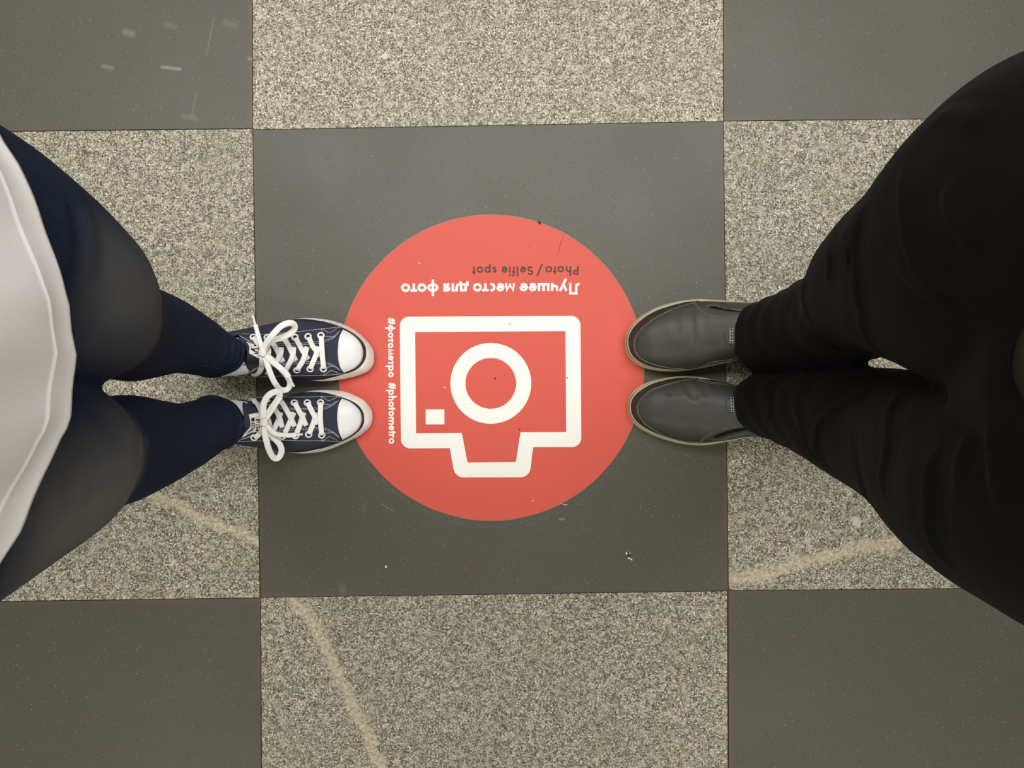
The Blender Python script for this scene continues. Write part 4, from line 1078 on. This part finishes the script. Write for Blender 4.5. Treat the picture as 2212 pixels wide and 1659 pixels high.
def slipon(d, parent, label):
    H = smooth_h([(0, 0), (.004, .010), (.012, .019), (.03, .029), (.06, .037), (.10, .047), (.14, .060), (.17, .070), (.20, .074), (.3, .060)])
    up, sole, S, li, n = shoe_body(d, Z3, M_cream, M_leather, 'slip_on_shoe', parent, .026, H, .185, label, .010)
    sole['label'] = 'cream rubber sole'
    ring = [Vector((p.x, p.y, .0)) for p in li]
    lo = resample([Vector((p.x, p.y, 0)) for p in li]+[Vector((li[0].x, li[0].y, 0))], 160)
    V, Fc = [], []
    c = sum(lo, Vector())/len(lo)
    pts = [Vector((p.x-(c.x-p.x)*.018, p.y-(c.y-p.y)*.018, .0225)) for p in lo]
    V, Fc = tubepath(pts, .0006, 5)
    mesh_obj('sole_groove', V, Fc, simple('sole_groove_line', srgb(96, 90, 74), .8), up)['label'] = 'dark groove line around the sole'
    S.patch(d['mgA'], d['mgB'], 60, 8, .0010, 'mudguard', M_leather2, up, 'dark grey strip around the toe', Z3)
    A = curve([Vector((*Z3(*p), 0)) for p in d['mgB']], 60)
    Ain = curve([Vector((*Z3(*p), 0)) for p in d['mgA']], 60)
    st = [[a.lerp(b, -.06) for a, b in zip(A, Ain)], [a.lerp(b, .12) for a, b in zip(A, Ain)]]
    for path in d['st']:
        q = curve([Vector((*Z3(*p), 0)) for p in path], 30); st.append(q)
        off = []
        for i, p in enumerate(q):
            t = (q[min(i+1, 29)]-q[max(i-1, 0)]).normalized(); off.append(p+Vector((-t.y, t.x, 0))*3.0)
        st.append(off)
    S.stitch(st, up, M_stitch_g, off=.0008, L=.0018, gap=.0012, w=.0006)
    for A_, B_ in d['gore']: S.patch(A_, B_, 20, 6, .0007, 'elastic_gore', M_elastic, up, 'black elastic side gore', Z3)
    S.patch(*d['tab'], 14, 8, .0012, 'pull_tab', M_leather, up, 'rounded leather tab', Z3)
    S.stitch([curve([Vector((*Z3(*p), 0)) for p in path], 12) for path in d['tabst']], up, M_thread, off=.0016, L=.0020, gap=.0008, w=.0010, label='white stitching on the tab')
    # collar lining roll
    return up
MU = dict(
 oT=[(135, 500), (150, 412), (215, 312), (350, 208), (500, 138), (700, 90), (870, 73), (1100, 86), (1300, 103)],
 hT=[(.395, .1300), (.43, .1260), (.46, .1150), (.474, .1020), (.478, .088)],
 oB=[(135, 500), (152, 605), (205, 687), (300, 748), (450, 786), (600, 797), (700, 793), (870, 768)],
 hB=[(.34, .033), (.38, .042), (.42, .048), (.455, .058), (.473, .072), (.478, .088)],
 iT=[(170, 500), (184, 420), (245, 330), (370, 232), (520, 163), (710, 110), (870, 92), (1100, 100), (1300, 112)],
 iB=[(170, 500), (187, 590), (235, 663), (330, 724), (470, 762), (620, 775), (740, 773), (870, 762)], mid=(.40, .085),
 cr=[(790, 200, 800, 500, .0016, .006), (650, 250, 660, 420, .0008, .006), (900, 180, 905, 330, .0008, .006)],
 mgA=[(875, 96), (710, 114), (520, 168), (370, 238), (250, 335), (190, 425), (178, 500), (193, 585), (240, 657), (335, 718), (470, 756), (620, 770), (740, 770), (862, 762)],
 mgB=[(845, 112), (700, 150), (560, 205), (440, 270), (335, 350), (262, 430), (236, 515), (252, 605), (320, 675), (450, 726), (600, 755), (700, 762), (760, 765), (862, 757)],
 st=[[(840, 120), (900, 190), (1000, 235), (1130, 243), (1262, 248)], [(1275, 250), (1262, 300), (1240, 350)], [(870, 757), (930, 725), (1000, 695), (1130, 678), (1255, 660)], [(955, 145), (1020, 130), (1130, 160), (1260, 178), (1380, 190)]],
 gore=[([(972, 152), (1050, 150), (1130, 165), (1260, 195), (1385, 205)], [(972, 156), (1040, 172), (1130, 188), (1260, 204), (1385, 212)])],
 tab=([(1195, 378), (1202, 430), (1200, 480), (1195, 530)], [(1165, 378), (1130, 410), (1128, 480), (1170, 522)]),
 tabst=[[(1185, 365), (1186, 440), (1184, 515)], [(1212, 362), (1214, 440), (1210, 515)], [(1188, 395), (1210, 395)], [(1188, 425), (1210, 425)], [(1188, 455), (1210, 455)], [(1188, 485), (1210, 485)]])
MD = dict(
 oT=[(160, 1150), (178, 1052), (255, 960), (400, 888), (600, 848), (740, 841), (880, 848)],
 hT=[(.34, .004), (.38, -.005), (.42, -.010), (.455, -.019), (.473, -.033), (.478, -.048)],
 oB=[(160, 1150), (172, 1222), (225, 1312), (335, 1392), (500, 1462), (700, 1515), (900, 1531), (1100, 1505), (1300, 1462)],
 hB=[(.392, -.0850), (.43, -.0840), (.458, -.0770), (.474, -.0620), (.478, -.048)],
 iT=[(195, 1150), (210, 1068), (285, 985), (415, 915), (600, 868), (740, 856), (880, 858)],
 iB=[(195, 1150), (205, 1215), (255, 1295), (360, 1370), (520, 1440), (710, 1493), (900, 1510), (1100, 1488), (1300, 1450)], mid=(.40, -.045),
 cr=[(560, 930, 590, 1010, .0018, .005), (660, 920, 690, 1010, .0018, .005), (735, 915, 830, 1040, .0024, .006), (880, 930, 930, 1010, .0012, .006)],
 mgA=[(872, 862), (740, 861), (600, 873), (418, 921), (292, 990), (218, 1070), (203, 1150), (213, 1212), (262, 1290), (365, 1363), (522, 1433), (710, 1487), (880, 1505)],
 mgB=[(868, 866), (740, 885), (600, 918), (430, 975), (330, 1045), (272, 1125), (268, 1170), (282, 1230), (340, 1310), (440, 1380), (560, 1440), (710, 1480), (880, 1497)],
 st=[[(872, 872), (930, 890), (1000, 905), (1120, 915), (1250, 930)], [(880, 1488), (960, 1420), (1100, 1360), (1220, 1335), (1312, 1318)], [(1318, 1312), (1312, 1280), (1290, 1235)], [(1010, 1468), (1080, 1465), (1200, 1430), (1420, 1375)]],
 gore=[([(1018, 1447), (1080, 1415), (1200, 1375), (1350, 1352)], [(1018, 1451), (1080, 1440), (1200, 1405), (1350, 1370)]), ([(985, 858), (1060, 852), (1200, 858)], [(985, 866), (1060, 864), (1200, 866)])],
 tab=([(1205, 1062), (1212, 1110), (1212, 1170), (1208, 1205)], [(1165, 1070), (1140, 1100), (1145, 1170), (1175, 1205)]),
 tabst=[[(1193, 1052), (1196, 1130), (1202, 1205)], [(1217, 1052), (1220, 1130), (1224, 1205)], [(1196, 1082), (1217, 1082)], [(1196, 1112), (1219, 1112)], [(1198, 1142), (1220, 1142)], [(1200, 1172), (1221, 1172)]])
slipon(MU, man, 'grey leather slip-on shoe, upper one in the picture')
slipon(MD, man, 'grey leather slip-on shoe, lower one in the picture')
for cy in (.079, -.040):
    tube([(.035, .40, cy, .060, .028), (.06, .405, cy, .062, .032), (.08, .418, cy, .05, .034), (.10, .43, cy, .040, .034), (.14, .435, cy, .036, .034)], M_elastic, 'sock', man, label='black sock')
# sweater: only its front edge reaches into the picture
rings = []
V = []; Fc = []; n = 320
zs = [.792, .793, .80, .808, .815, .825]+[.85+.03*i for i in range(19)]+[1.42, 1.45, 1.475, 1.49]
for r, z in enumerate(zs):
    rx = np.interp(z, [.79, 1.0, 1.25, 1.4, 1.45, 1.49], [.118, .125, .125, .10, .07, .045]); ry = np.interp(z, [.79, 1.0, 1.25, 1.4, 1.45, 1.49], [.245, .21, .215, .21, .11, .055])
    cx = .43
    for i in range(n):
        a = 2*math.pi*i/n; x = cx+rx*math.cos(a); y = .01+ry*math.sin(a)
        bul = math.exp(-((y-.010)/.036)**2)*(1 if math.cos(a) < 0 else 0)*.014*math.exp(-(z-.79)/.25)
        x -= bul-(.0 if .802 < z < .82 else .001); x -= .004*noise.noise(Vector((y*30, z*8, 3)))
        V.append((x-(.0 if r else -.003), y, z))
for r in range(len(zs)-1):
    for i in range(n): Fc.append((r*n+i, r*n+(i+1) % n, (r+1)*n+(i+1) % n, (r+1)*n+i))
Fc.append(tuple((len(zs)-1)*n+i for i in range(n)))
sw = mesh_obj('sweater', V, Fc, M_mshirt, man); fix_normals(sw); sw['label'] = 'dark brown sweater'
